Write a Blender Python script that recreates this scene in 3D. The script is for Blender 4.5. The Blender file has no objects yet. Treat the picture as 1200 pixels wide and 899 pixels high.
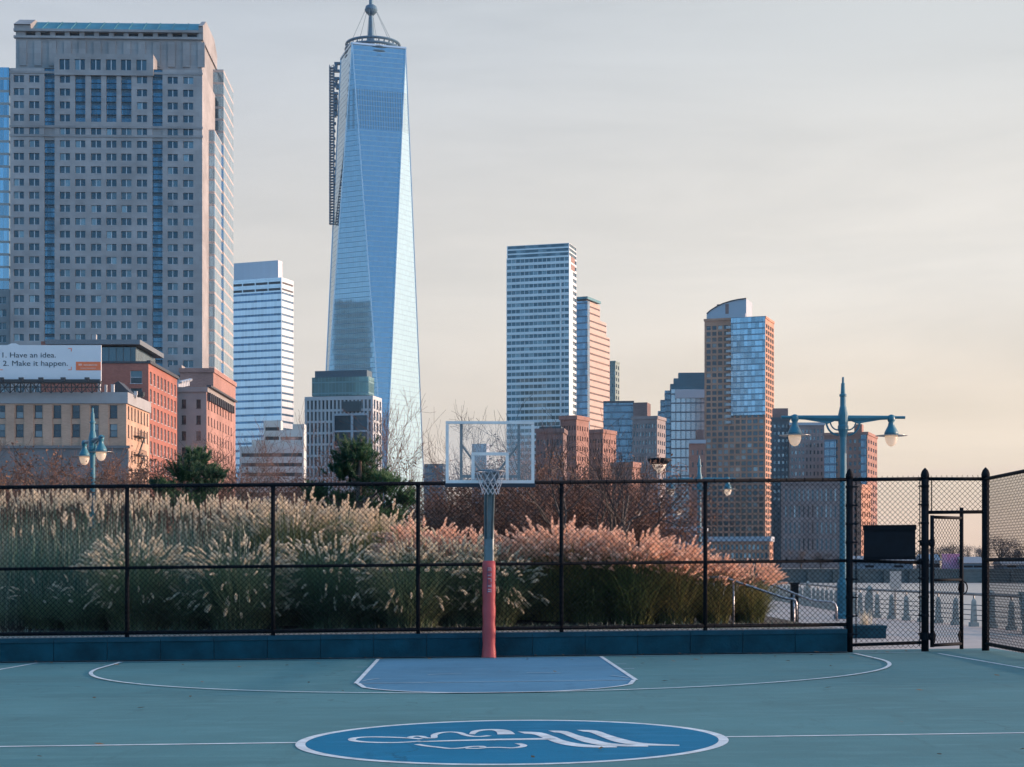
import bpy, math, random
from mathutils import Vector, Matrix
R = math.radians
random.seed(7)
SC = bpy.context.scene
COL = SC.collection
F, CX, HY, CH = 1986.0, 600.0, 662.0, 1.53      # lens in photo pixels, horizon row, eye height (m)
TILT = 0.0105                                    # the court drains: it falls gently to the left

def P(px, py, Y):
    return Vector(((px-CX)*Y/F, Y, CH+(HY-py)*Y/F))
def ZY(py, Y): return CH+(HY-py)*Y/F

# ------------------------------------------------------------------ materials
def nodes(name):
    m = bpy.data.materials.new(name); m.use_nodes = True
    nt = m.node_tree; nt.nodes.clear()
    out = nt.nodes.new('ShaderNodeOutputMaterial')
    return m, nt, out
def N(nt, t, **kw):
    n = nt.nodes.new(t)
    for k, v in kw.items():
        if k in n.inputs: n.inputs[k].default_value = v
        else: setattr(n, k, v)
    return n
def L(nt, a, b): nt.links.new(a, b)
def c4(c): return (c[0], c[1], c[2], 1.0)
def mixc(nt, fac, a, b, blend='MIX'):
    n = nt.nodes.new('ShaderNodeMix'); n.data_type = 'RGBA'; n.blend_type = blend
    for s, v in ((n.inputs[0], fac), (n.inputs[6], a), (n.inputs[7], b)):
        if hasattr(v, 'is_linked') or hasattr(v, 'links'): L(nt, v, s)
        elif isinstance(v, (int, float)): s.default_value = v
        else: s.default_value = c4(v)
    return n.outputs[2]
def math_n(nt, op, a, b=None):
    n = nt.nodes.new('ShaderNodeMath'); n.operation = op
    for i, v in enumerate((a, b)):
        if v is None: continue
        if isinstance(v, (int, float)): n.inputs[i].default_value = v
        else: L(nt, v, n.inputs[i])
    return n.outputs[0]

def mat(name, col, rough=0.7, metal=0.0, var=0.25, scale=3.0, bump=0.0, bscale=None, spec=0.5, col2=None, detail=6, stretch=None):
    """principled surface with procedural mottling and bump"""
    m, nt, out = nodes(name)
    b = N(nt, 'ShaderNodeBsdfPrincipled'); L(nt, b.outputs[0], out.inputs[0])
    b.inputs['Roughness'].default_value = rough; b.inputs['Metallic'].default_value = metal
    b.inputs['Specular IOR Level'].default_value = spec
    tc = N(nt, 'ShaderNodeTexCoord'); src = tc.outputs['Object']
    if stretch:
        mp = N(nt, 'ShaderNodeMapping'); mp.inputs['Scale'].default_value = stretch
        L(nt, src, mp.inputs[0]); src = mp.outputs[0]
    nz = N(nt, 'ShaderNodeTexNoise', Scale=scale, Detail=detail, Roughness=0.6); L(nt, src, nz.inputs['Vector'])
    ramp = N(nt, 'ShaderNodeMapRange'); L(nt, nz.outputs[0], ramp.inputs[0])
    ramp.inputs[1].default_value = 0.3; ramp.inputs[2].default_value = 0.7
    c2 = col2 or [max(0, x*(1-var)) for x in col]
    c1 = col if col2 else [x*(1+var*0.6) for x in col]
    L(nt, mixc(nt, ramp.outputs[0], c2, c1), b.inputs['Base Color'])
    if bump:
        n2 = N(nt, 'ShaderNodeTexNoise', Scale=bscale or scale*8, Detail=4); L(nt, src, n2.inputs['Vector'])
        bp = N(nt, 'ShaderNodeBump', Strength=bump, Distance=0.02); L(nt, n2.outputs[0], bp.inputs['Height'])
        L(nt, bp.outputs[0], b.inputs['Normal'])
    return m

def mat_brick(name, col, mortar, bw=0.8, bh=0.25, u=(1, 0), rough=0.85, var=0.2):
    m, nt, out = nodes(name)
    b = N(nt, 'ShaderNodeBsdfPrincipled', Roughness=rough); L(nt, b.outputs[0], out.inputs[0])
    tc = N(nt, 'ShaderNodeTexCoord')
    sx = N(nt, 'ShaderNodeSeparateXYZ'); L(nt, tc.outputs['Object'], sx.inputs[0])
    uu = math_n(nt, 'ADD', math_n(nt, 'MULTIPLY', sx.outputs[0], 1.0), math_n(nt, 'MULTIPLY', sx.outputs[1], 0.83))
    cb = N(nt, 'ShaderNodeCombineXYZ'); L(nt, uu, cb.inputs[0]); L(nt, sx.outputs[2], cb.inputs[1])
    br = N(nt, 'ShaderNodeTexBrick'); L(nt, cb.outputs[0], br.inputs['Vector'])
    br.inputs['Color1'].default_value = c4([x*(1+var) for x in col]); br.inputs['Color2'].default_value = c4([x*(1-var) for x in col])
    br.inputs['Mortar'].default_value = c4(mortar); br.inputs['Scale'].default_value = 1.0
    br.inputs['Mortar Size'].default_value = 0.02; br.inputs['Brick Width'].default_value = bw; br.inputs['Row Height'].default_value = bh
    nz = N(nt, 'ShaderNodeTexNoise', Scale=0.12, Detail=6); L(nt, tc.outputs['Object'], nz.inputs['Vector'])
    mr = N(nt, 'ShaderNodeMapRange'); L(nt, nz.outputs[0], mr.inputs[0]); mr.inputs[1].default_value=.3; mr.inputs[2].default_value=.7; mr.inputs[3].default_value=.78; mr.inputs[4].default_value=1.15
    L(nt, mixc(nt, 1.0, br.outputs[0], mr.outputs[0], 'MULTIPLY'), b.inputs['Base Color'])
    return m

def mat_pane(name, dark, light, rough=0.06, metal=0.35, share=0.25):
    """window glass; every pane gets its own blinds / room brightness"""
    m, nt, out = nodes(name)
    b = N(nt, 'ShaderNodeBsdfPrincipled', Roughness=rough, Metallic=metal); L(nt, b.outputs[0], out.inputs[0])
    oi = N(nt, 'ShaderNodeObjectInfo'); ge = N(nt, 'ShaderNodeNewGeometry')
    r = math_n(nt, 'FRACT', math_n(nt, 'ADD', math_n(nt, 'MULTIPLY', oi.outputs['Random'], 7.13), math_n(nt, 'MULTIPLY', ge.outputs['Random Per Island'], 3.7)))
    p = math_n(nt, 'POWER', r, 1.0/share if share else 4)
    L(nt, mixc(nt, p, dark, light), b.inputs['Base Color'])
    return m

def mat_curtain(name, glass, line, fh=4.0, mw=1.5, th=0.0, lw=0.14, mlw=0.06, rough=0.08, metal=0.85, var=0.18, louvre=None, spand=None, coat=0.0):
    """glass curtain wall: floor lines, mullions and panes that each differ a little"""
    m, nt, out = nodes(name)
    b = N(nt, 'ShaderNodeBsdfPrincipled', Roughness=rough, Metallic=metal); L(nt, b.outputs[0], out.inputs[0])
    tc = N(nt, 'ShaderNodeTexCoord'); sx = N(nt, 'ShaderNodeSeparateXYZ'); L(nt, tc.outputs['Object'], sx.inputs[0])
    c, s = math.cos(th), math.sin(th)
    ua = math_n(nt, 'ADD', math_n(nt, 'MULTIPLY', sx.outputs[0], c+0.31), math_n(nt, 'MULTIPLY', sx.outputs[1], s+0.95))
    zf = math_n(nt, 'DIVIDE', sx.outputs[2], fh); uf = math_n(nt, 'DIVIDE', ua, mw)
    zfr, ufr = math_n(nt, 'FRACT', zf), math_n(nt, 'FRACT', uf)
    zl = math_n(nt, 'LESS_THAN', zfr, lw); ul = math_n(nt, 'LESS_THAN', ufr, mlw)
    cb = N(nt, 'ShaderNodeCombineXYZ'); L(nt, math_n(nt, 'FLOOR', zf), cb.inputs[0]); L(nt, math_n(nt, 'FLOOR', uf), cb.inputs[1])
    wn = N(nt, 'ShaderNodeTexWhiteNoise'); L(nt, cb.outputs[0], wn.inputs[0])
    g2 = [x*(1-var) for x in glass]; g1 = [min(1, x*(1+var)) for x in glass]
    g = mixc(nt, wn.outputs[0], g2, g1)
    if spand:
        g = mixc(nt, math_n(nt, 'LESS_THAN', zfr, spand[1]), g, spand[0])
    ln = math_n(nt, 'MAXIMUM', zl, ul)
    colr = mixc(nt, ln, g, line)
    if louvre:
        z0, z1 = louvre
        inside = math_n(nt, 'MULTIPLY', math_n(nt, 'GREATER_THAN', sx.outputs[2], z0), math_n(nt, 'LESS_THAN', sx.outputs[2], z1))
        st = math_n(nt, 'LESS_THAN', math_n(nt, 'FRACT', math_n(nt, 'DIVIDE', ua, 3.2)), 0.45)
        colr = mixc(nt, math_n(nt, 'MULTIPLY', inside, math_n(nt, 'MULTIPLY', st, 0.55)), colr, [x*0.3 for x in glass])
    L(nt, colr, b.inputs['Base Color'])
    if coat: b.inputs['Coat Weight'].default_value = coat; b.inputs['Coat IOR'].default_value = 2.2; b.inputs['Coat Roughness'].default_value = .05
    L(nt, math_n(nt, 'ADD', math_n(nt, 'MULTIPLY', ln, 0.35), rough), b.inputs['Roughness'])
    L(nt, math_n(nt, 'MULTIPLY', math_n(nt, 'SUBTRACT', 1.0, ln), metal), b.inputs['Metallic'])
    # panes lie very slightly out of true, so reflections break up
    nv = N(nt, 'ShaderNodeVectorMath', operation='SUBTRACT'); L(nt, wn.outputs[1], nv.inputs[0]); nv.inputs[1].default_value = (.5, .5, .5)
    sv = N(nt, 'ShaderNodeVectorMath', operation='SCALE'); L(nt, nv.outputs[0], sv.inputs[0]); sv.inputs['Scale'].default_value = 0.006
    ge = N(nt, 'ShaderNodeNewGeometry'); av = N(nt, 'ShaderNodeVectorMath', operation='ADD'); L(nt, ge.outputs['Normal'], av.inputs[0]); L(nt, sv.outputs[0], av.inputs[1])
    nn = N(nt, 'ShaderNodeVectorMath', operation='NORMALIZE'); L(nt, av.outputs[0], nn.inputs[0]); L(nt, nn.outputs[0], b.inputs['Normal'])
    return m

def mat_leaf(name, a, b_, c=None, trans=0.35, rough=0.6, nscale=0.6):
    """blades, needles, plumes, twigs with leaves: each island its own shade, some light through it"""
    m, nt, out = nodes(name)
    ge = N(nt, 'ShaderNodeNewGeometry'); tc = N(nt, 'ShaderNodeTexCoord'); oi = N(nt, 'ShaderNodeObjectInfo')
    va = N(nt, 'ShaderNodeVectorMath', operation='ADD'); L(nt, tc.outputs['Object'], va.inputs[0]); L(nt, oi.outputs['Location'], va.inputs[1])
    nz = N(nt, 'ShaderNodeTexNoise', Scale=nscale, Detail=3); L(nt, va.outputs[0], nz.inputs['Vector'])
    col = mixc(nt, ge.outputs['Random Per Island'], a, b_)
    if c:
        mr = N(nt, 'ShaderNodeMapRange'); L(nt, nz.outputs[0], mr.inputs[0]); mr.inputs[1].default_value=.42; mr.inputs[2].default_value=.62
        col = mixc(nt, mr.outputs[0], col, c)
    d = N(nt, 'ShaderNodeBsdfPrincipled', Roughness=rough); L(nt, col, d.inputs['Base Color']); d.inputs['Specular IOR Level'].default_value = 0.25
    t = N(nt, 'ShaderNodeBsdfTranslucent'); L(nt, col, t.inputs[0])
    mx = N(nt, 'ShaderNodeMixShader'); mx.inputs[0].default_value = trans
    L(nt, d.outputs[0], mx.inputs[1]); L(nt, t.outputs[0], mx.inputs[2]); L(nt, mx.outputs[0], out.inputs[0])
    return m

def mat_glass(name, tint=(.9, .95, 1), clear=0.86, haze=0.25, rough=0.05):
    m, nt, out = nodes(name)
    tr = N(nt, 'ShaderNodeBsdfTransparent'); tr.inputs[0].default_value = c4(tint)
    gl = N(nt, 'ShaderNodeBsdfGlossy', Roughness=rough); df = N(nt, 'ShaderNodeBsdfDiffuse'); df.inputs[0].default_value = (.7, .72, .75, 1)
    nz = N(nt, 'ShaderNodeTexNoise', Scale=6.0, Detail=5)
    m1 = N(nt, 'ShaderNodeMixShader'); m1.inputs[0].default_value = haze; L(nt, gl.outputs[0], m1.inputs[1]); L(nt, df.outputs[0], m1.inputs[2])
    m2 = N(nt, 'ShaderNodeMixShader')
    mr = N(nt, 'ShaderNodeMapRange'); L(nt, nz.outputs[0], mr.inputs[0]); mr.inputs[3].default_value = (1-clear)*0.6; mr.inputs[4].default_value = (1-clear)*1.5
    L(nt, mr.outputs[0], m2.inputs[0]); L(nt, tr.outputs[0], m2.inputs[1]); L(nt, m1.outputs[0], m2.inputs[2]); L(nt, m2.outputs[0], out.inputs[0])
    return m

# ------------------------------------------------------------------ mesh builder and object helpers
class MB:
    def __init__(s): s.v = []; s.f = []; s.m = []
    def add(s, vs, fs, mi=0):
        o = len(s.v); s.v.extend([tuple(v) for v in vs])
        for f in fs: s.f.append(tuple(i+o for i in f)); s.m.append(mi)
    def quad(s, a, b, c, d, mi=0): s.add((a, b, c, d), ((0, 1, 2, 3),), mi)
    def hexa(s, b4, t4, mi=0):
        s.add(list(b4)+list(t4), ((3, 2, 1, 0), (4, 5, 6, 7), (0, 1, 5, 4), (1, 2, 6, 5), (2, 3, 7, 6), (3, 0, 4, 7)), mi)
    def box(s, x0, x1, y0, y1, z0, z1, mi=0):
        s.hexa(((x0, y0, z0), (x1, y0, z0), (x1, y1, z0), (x0, y1, z0)), ((x0, y0, z1), (x1, y0, z1), (x1, y1, z1), (x0, y1, z1)), mi)
    def obox(s, o, u, w, n, d, z0, z1, mi=0):
        """box from point o along unit u for w, along unit n for d (both horizontal)"""
        o = Vector((o[0], o[1], 0)); a = o; b = o+u*w; c = b+n*d; e = o+n*d
        if u.cross(n).z < 0: a, b, c, e = e, c, b, a
        lo = [Vector((p.x, p.y, z0)) for p in (a, b, c, e)]; hi = [Vector((p.x, p.y, z1)) for p in (a, b, c, e)]
        s.hexa(lo, hi, mi)
    def tube(s, pts, rs, n=6, mi=0, cap=True, ph=0.0):
        pts = [Vector(p) for p in pts]
        if isinstance(rs, (int, float)): rs = [rs]*len(pts)
        o = len(s.v); prev = None
        for i, p in enumerate(pts):
            t = (pts[min(i+1, len(pts)-1)]-pts[max(i-1, 0)])
            t = t.normalized() if t.length > 1e-9 else Vector((0, 0, 1))
            if prev is None: a = t.orthogonal().normalized()
            else:
                a = prev - t*prev.dot(t)
                a = a.normalized() if a.length > 1e-6 else t.orthogonal().normalized()
            prev = a; b = t.cross(a)
            for k in range(n):
                an = 2*math.pi*k/n+ph
                s.v.append(tuple(p+(a*math.cos(an)+b*math.sin(an))*rs[i]))
        for i in range(len(pts)-1):
            for k in range(n):
                k2 = (k+1) % n
                s.f.append((o+i*n+k, o+i*n+k2, o+(i+1)*n+k2, o+(i+1)*n+k)); s.m.append(mi)
        if cap and n > 2:
            s.f.append(tuple(o+k for k in reversed(range(n)))); s.m.append(mi)
            s.f.append(tuple(o+(len(pts)-1)*n+k for k in range(n))); s.m.append(mi)
    def lathe(s, c, prof, n=16, mi=0, ph=0.0):
        o = len(s.v)
        for r, z in prof:
            for k in range(n):
                a = 2*math.pi*k/n+ph
                s.v.append((c[0]+r*math.cos(a), c[1]+r*math.sin(a), c[2]+z))
        for i in range(len(prof)-1):
            for k in range(n):
                k2 = (k+1) % n
                s.f.append((o+i*n+k, o+i*n+k2, o+(i+1)*n+k2, o+(i+1)*n+k)); s.m.append(mi)
        s.f.append(tuple(o+k for k in reversed(range(n)))); s.m.append(mi)
        s.f.append(tuple(o+(len(prof)-1)*n+k for k in range(n))); s.m.append(mi)
    def prism(s, poly, off, mi=0):
        """closed polygon extruded by vector off"""
        n = len(poly); off = Vector(off); a = [Vector(p) for p in poly]; b = [p+off for p in a]
        s.add(a+b, [tuple(reversed(range(n))), tuple(range(n, 2*n))]+[(i, (i+1) % n, n+(i+1) % n, n+i) for i in range(n)], mi)
    def mesh(s, name, mats, off=None):
        me = bpy.data.meshes.new(name)
        vs = s.v if off is None else [(a-off[0], b-off[1], c-off[2]) for a, b, c in s.v]
        me.from_pydata(vs, [], s.f)
        for mm in (mats if isinstance(mats, (list, tuple)) else [mats]): me.materials.append(mm)
        if any(s.m): me.polygons.foreach_set('material_index', s.m)
        me.update(); return me

def wloc(o):
    v = Vector((0, 0, 0))
    while o is not None: v += o.location; o = o.parent
    return v
def link(name, me, parent=None, smooth=False):
    o = bpy.data.objects.new(name, me); COL.objects.link(o)
    if parent is not None: o.parent = parent
    if smooth:
        for p in me.polygons: p.use_smooth = True
    return o
def part(name, mb, mats, parent, smooth=False, label=None):
    """child mesh: geometry given in world coordinates, stored relative to its (unrotated) thing"""
    o = link(name, mb.mesh(name, mats, wloc(parent)), parent, smooth)
    if label: o['label'] = label
    return o
def tag(o, label, cat, group=None):
    o['label'] = label; o['category'] = cat
    if group: o['group'] = group
    return o
def thing(name, label, cat, loc=(0, 0, 0), group=None):
    o = bpy.data.objects.new(name, None); COL.objects.link(o); o.location = loc; o.empty_display_size = 0.3
    return tag(o, label, cat, group)
def solo(name, mb, mats, label, cat, loc, group=None, smooth=False):
    o = link(name, mb.mesh(name, mats, loc), None, smooth); o.location = loc
    return tag(o, label, cat, group)
def struct(name, mb, mats, kind='structure', parent=None, smooth=False):
    o = link(name, mb.mesh(name, mats), parent, smooth)
    if parent is None: o['kind'] = kind
    return o
def copy_tree(o, parent=None):
    c = o.copy(); COL.objects.link(c); c.parent = parent
    for ch in list(o.children): copy_tree(ch, c)
    return c

# ------------------------------------------------------------------ facades
class Face:
    def __init__(s, P0, u, w): s.p = Vector((P0[0], P0[1], 0)); s.u = Vector((u[0], u[1], 0)).normalized(); s.w = w; s.n = s.u.cross(Vector((0, 0, 1)))
    def pt(s, a, z, d=0.0): q = s.p+s.u*a+s.n*d; return Vector((q.x, q.y, z))
    def ang(s): return math.atan2(s.u.y, s.u.x)
    def a_at(s, px):
        m = (px-CX)/F
        return (m*s.p.y-s.p.x)/(s.u.x-m*s.u.y)

def block(xl, xc, xr, Y, th):
    """front face seen from column xl to corner xc at distance Y, side face from xc to xr"""
    c, sn = math.cos(th), math.sin(th); m0, m1, m2 = [(x-CX)/F for x in (xl, xc, xr)]
    Cx = m1*Y
    w = (Cx-m0*Y)/(c-m0*sn)
    den = sn+m2*c
    d = (Cx-m2*Y)/den if abs(xr-xc) > .5 and abs(den) > 1e-4 else 30.0
    d = min(max(abs(d), 4.0), 90.0)
    fr = Face((Cx-w*c, Y-w*sn), (c, sn), w)
    sd = Face((Cx, Y), (-sn, c), d)
    return fr, sd

def wall_grid(mb, fc, us, zs, hole, depth, mi=0):
    for j in range(len(zs)-1):
        i = 0
        while i < len(us)-1:
            if hole(i, j):
                a0, a1, z0, z1 = us[i], us[i+1], zs[j], zs[j+1]
                q = [fc.pt(a0, z0), fc.pt(a1, z0), fc.pt(a1, z1), fc.pt(a0, z1)]
                r = [fc.pt(a0, z0, -depth), fc.pt(a1, z0, -depth), fc.pt(a1, z1, -depth), fc.pt(a0, z1, -depth)]
                for k in range(4):
                    k2 = (k+1) % 4; mb.quad(q[k2], q[k], r[k], r[k2], mi)
                i += 1; continue
            k = i
            while k < len(us)-1 and not hole(k, j): k += 1
            mb.quad(fc.pt(us[i], zs[j]), fc.pt(us[k], zs[j]), fc.pt(us[k], zs[j+1]), fc.pt(us[i], zs[j+1]), mi)
            i = k

def window_mb(w, h, depth, style):
    """a window in its own frame: x along the wall, -y outwards; slot 0 glass, slot 1 frame"""
    mb = MB(); y = depth
    fb = min(0.12, w*0.08) if w < 6 else 0.15
    if style == 'pair':
        mb.quad((0, y, 0), (w*.46, y, 0), (w*.46, y, h), (0, y, h)); mb.quad((w*.54, y, 0), (w, y, 0), (w, y, h), (w*.54, y, h))
        mb.box(w*.46, w*.54, y-.12, y+.02, 0, h, 1); mb.box(0, w, y-.1, y-.02, 0, fb, 1)
    elif style == 'sash':
        mb.quad((0, y, 0), (w, y, 0), (w, y, h*.5), (0, y, h*.5)); mb.quad((0, y, h*.5), (w, y, h*.5), (w, y, h), (0, y, h))
        mb.box(0, w, y-.06, y+.02, h*.48, h*.52, 1); mb.box(0, fb, y-.06, y+.02, 0, h, 1); mb.box(w-fb, w, y-.06, y+.02, 0, h, 1)
        mb.box(-.08, w+.08, -.12, y-.07, -.1, 0.02, 1)
    else:
        k = max(1, int(round(w/1.6))) if style == 'multi' else 1
        for i in range(k): mb.quad((w*i/k, y, 0), (w*(i+1)/k, y, 0), (w*(i+1)/k, y, h), (w*i/k, y, h))
        for i in range(k+1):
            x = w*i/k; mb.box(max(0, x-fb/2), min(w, x+fb/2), y-.08, y+.02, 0, h, 1)
    return mb
_wcache = {}
def put_windows(root, wins, mats, depth, style, limit=100, name='window'):
    """wins: (face, a, z, w, h). The first `limit` are parts of their own, the rest one part"""
    base = wloc(root); rest = MB()
    for k, (fc, a, z, w, h) in enumerate(wins):
        if k < limit:
            key = (round(w, 2), round(h, 2), depth, style, tuple(m.name for m in mats))
            if key not in _wcache: _wcache[key] = window_mb(w, h, depth, style).mesh(name, mats)
            o = link(name, _wcache[key], root); o.location = fc.pt(a, z)-base; o.rotation_euler = (0, 0, fc.ang())
        else:
            M = Matrix.Translation(fc.pt(a, z)) @ Matrix.Rotation(fc.ang(), 4, 'Z')
            mb = window_mb(w, h, depth, style); o0 = len(rest.v)
            rest.v.extend([tuple(M @ Vector(v)) for v in mb.v]); rest.f.extend([tuple(i+o0 for i in f) for f in mb.f]); rest.m.extend(mb.m)
    if rest.v:
        o = part(name, rest, mats, root); o['kind'] = 'stuff'

def shell(mb, fr, sd, z0, z1, mi=0, front=False, side=False):
    """roof, back and left of a block, so it is closed from every side"""
    A, B, = fr.pt(0, 0), fr.pt(fr.w, 0); D = sd.pt(sd.w, 0); E = A+(D-B)
    v = lambda p, z: Vector((p.x, p.y, z))
    mb.quad(v(A, z1), v(B, z1), v(D, z1), v(E, z1), mi)
    mb.quad(v(D, z0), v(E, z0), v(E, z1), v(D, z1), mi); mb.quad(v(E, z0), v(A, z0), v(A, z1), v(E, z1), mi)
    if front: mb.quad(v(A, z0), v(B, z0), v(B, z1), v(A, z1), mi)
    if side: mb.quad(v(B, z0), v(D, z0), v(D, z1), v(B, z1), mi)

def spaced(total, n, frac, margin=0.0):
    """breakpoints for n openings of width frac*pitch"""
    pitch = (total-2*margin)/n; us = [0.0]
    for i in range(n):
        c = margin+pitch*(i+.5); us += [c-pitch*frac/2, c+pitch*frac/2]
    us.append(total); return us

def tower(name, label, cat, xl, xc, xr, ptop, Y, th, wm, wmats, ncol, nside, fh, wf=.55, hf=.5, depth=.35, style='plain', zmin=0.0, topm=1.5, limit=100, parapet=True, group=None, cornice=None, sm=None):
    """masonry building: a wall with real openings in both seen faces, each with its window"""
    fr, sd = block(xl, xc, xr, Y, th); z1 = ZY(ptop, Y)
    root = thing(name, label, cat, (fr.pt(fr.w/2, 0).x, Y, 0), group)
    rows = max(1, int((z1-topm-zmin)/fh)); zs = [0.0]
    zb = z1-topm-rows*fh
    for j in range(rows):
        z = zb+j*fh; zs += [z+fh*(1-hf)*.5, z+fh*(1+hf)*.5]
    zs.append(z1); wall = MB(); wins = []
    for fc, n in ((fr, ncol), (sd, nside)):
        if n == 0:
            wall.quad(fc.pt(0, 0), fc.pt(fc.w, 0), fc.pt(fc.w, z1), fc.pt(0, z1), 1 if (sm and fc is sd) else 0); continue
        us = spaced(fc.w, n, wf, fc.w*.02)
        wall_grid(wall, fc, us, zs, lambda i, j: i % 2 == 1 and j % 2 == 1, depth, 1 if (sm and fc is sd) else 0)
        for j in range(len(zs)-2, 0, -1):
            if j % 2 == 0: continue
            for i in range(1, len(us)-1, 2): wins.append((fc, us[i], zs[j], us[i+1]-us[i], zs[j+1]-zs[j]))
    wins.sort(key=lambda q: -q[2])
    shell(wall, fr, sd, 0, z1)
    part('wall', wall, [wm, sm] if sm else wm, root)
    if parapet:
        c = MB(); t = cornice or wm
        c.obox(fr.pt(-.3, 0, .35), fr.u, fr.w+.65, -fr.n, .8, z1-.5, z1+.7); c.obox(sd.pt(.5, 0, .35), sd.u, sd.w-.5, -sd.n, .8, z1-.5, z1+.7)
        part('parapet', c, t, root)
    put_windows(root, wins, wmats, depth, style, limit)
    return root, fr, sd, z1

def banded(name, label, cat, xl, xc, xr, ptop, Y, th, wm, gm, fh, hf=.5, depth=.3, zmin=0.0, topm=1.0, side_pier=None, pier=0.012, group=None, mull=0.0, mm=None):
    """tower with continuous ribbon windows on every floor; each floor's ribbon is a part"""
    fr, sd = block(xl, xc, xr, Y, th); z1 = ZY(ptop, Y)
    root = thing(name, label, cat, (fr.pt(fr.w/2, 0).x, Y, 0), group)
    rows = int((z1-topm-zmin)/fh); zb = z1-topm-rows*fh; zs = [0.0]
    for j in range(rows): zs += [zb+j*fh+fh*(1-hf), zb+(j+1)*fh]
    zs.append(z1); wall = MB()
    for fc in (fr, sd):
        us = [0, fc.w*(pier if fc is fr or not side_pier else side_pier), fc.w*(1-pier), fc.w]
        wall_grid(wall, fc, us, zs, lambda i, j: i == 1 and j % 2 == 1, depth)
    shell(wall, fr, sd, 0, z1); part('wall', wall, wm, root)
    for j in range(1, len(zs)-1, 2):
        for fc in (fr, sd):
            g = MB()
            a0, a1 = fc.w*(pier if fc is fr or not side_pier else side_pier), fc.w*(1-pier)
            n = max(1, int((a1-a0)/mull)) if mull else 1
            for i in range(n):
                b0, b1 = a0+(a1-a0)*i/n, a0+(a1-a0)*(i+1)/n
                g.quad(fc.pt(b0, zs[j], -depth), fc.pt(b1, zs[j], -depth), fc.pt(b1, zs[j+1], -depth), fc.pt(b0, zs[j+1], -depth))
                if mull and i: g.obox(fc.pt(b0-.12, 0, -depth-.02), fc.u, .24, fc.n, .14, zs[j]+.01, zs[j+1]-.01, 1)
            part('ribbon_window', g, [gm, mm or wm], root)
    return root, fr, sd, z1
def glassbox(root, pname, xl, xc, xr, pt, pb, Y, th, m):
    fr, sd = block(xl, xc, xr, Y, th); mb = MB(); shell(mb, fr, sd, max(0, ZY(pb, Y)), ZY(pt, Y), 0, True, True)
    return part(pname, mb, m, root), fr, sd
# ------------------------------------------------------------------ camera, sun, sky
cam = bpy.data.cameras.new('camera'); co = bpy.data.objects.new('camera', cam); COL.objects.link(co); SC.camera = co
co.location = (0, 0, CH); co.rotation_euler = (R(90), 0, 0)
cam.sensor_width = 36.0; cam.lens = 36.0*F/1200.0; cam.shift_x = 0.0; cam.shift_y = (HY-449.5)/1200.0
cam.clip_start = 0.3; cam.clip_end = 30000
SUN_AZ, SUN_EL = R(86.0), R(8.5)
S = Vector((math.sin(SUN_AZ)*math.cos(SUN_EL), math.cos(SUN_AZ)*math.cos(SUN_EL), math.sin(SUN_EL)))
sl = bpy.data.lights.new('sun', 'SUN'); so = bpy.data.objects.new('sun', sl); COL.objects.link(so)
sl.energy = 5.0; sl.angle = R(0.6); sl.color = (1.0, 0.66, 0.48)
so.rotation_euler = (-S).to_track_quat('-Z', 'Y').to_euler()
wd = bpy.data.worlds.new('World'); SC.world = wd; wd.use_nodes = True
nt = wd.node_tree; nt.nodes.clear()
wo = nt.nodes.new('ShaderNodeOutputWorld'); bg = nt.nodes.new('ShaderNodeBackground'); L(nt, bg.outputs[0], wo.inputs[0])
sky = nt.nodes.new('ShaderNodeTexSky'); sky.sky_type = 'NISHITA'; sky.sun_disc = False
sky.sun_elevation = SUN_EL; sky.sun_rotation = SUN_AZ; sky.air_density = 1.0; sky.dust_density = 1.2; sky.ozone_density = 2.0
bg.inputs[1].default_value = 0.15
# a thin veil of high cloud over the clear sky, warmer towards the sun and the horizon
tc = nt.nodes.new('ShaderNodeTexCoord'); sx = nt.nodes.new('ShaderNodeSeparateXYZ'); L(nt, tc.outputs['Generated'], sx.inputs[0])
dt = N(nt, 'ShaderNodeVectorMath', operation='DOT_PRODUCT'); L(nt, tc.outputs['Generated'], dt.inputs[0]); dt.inputs[1].default_value = (S.x, S.y, 0)
def rng(v, a, b, c=0.0, d=1.0):
    n = N(nt, 'ShaderNodeMapRange'); n.interpolation_type = 'SMOOTHSTEP'; L(nt, v, n.inputs[0])
    for i, x in enumerate((a, b, c, d)): n.inputs[i+1].default_value = x
    return n.outputs[0]
sunside = rng(dt.outputs['Value'], -0.40, 0.62)
low = rng(sx.outputs[2], 0.0, 0.50, 1.0, 0.0)
mp = N(nt, 'ShaderNodeMapping'); mp.inputs['Scale'].default_value = (1.2, 1.2, 7.0); mp.inputs['Rotation'].default_value = (R(8), R(-10), R(20)); L(nt, tc.outputs['Generated'], mp.inputs[0])
n1 = N(nt, 'ShaderNodeTexNoise', Scale=2.2, Detail=8, Roughness=.58, Distortion=.4); L(nt, mp.outputs[0], n1.inputs['Vector'])
mp2 = N(nt, 'ShaderNodeMapping'); mp2.inputs['Scale'].default_value = (1.5, 1.5, 14.0); L(nt, tc.outputs['Generated'], mp2.inputs[0])
n2 = N(nt, 'ShaderNodeTexNoise', Scale=4.0, Detail=6, Roughness=.55); L(nt, mp2.outputs[0], n2.inputs['Vector'])
K = 1/0.15
def zramp(stops):
    n = nt.nodes.new('ShaderNodeValToRGB'); n.color_ramp.interpolation = 'EASE'
    mr = N(nt, 'ShaderNodeMapRange'); L(nt, sx.outputs[2], mr.inputs[0]); mr.inputs[2].default_value = .4; L(nt, mr.outputs[0], n.inputs[0])
    el = n.color_ramp.elements
    while len(el) < len(stops): el.new(.5)
    for e, (p, c) in zip(el, stops): e.position = p
    for e, (p, c) in zip(el, stops): e.color = (c[0], c[1], c[2], 1)
    return n.outputs[0]
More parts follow.
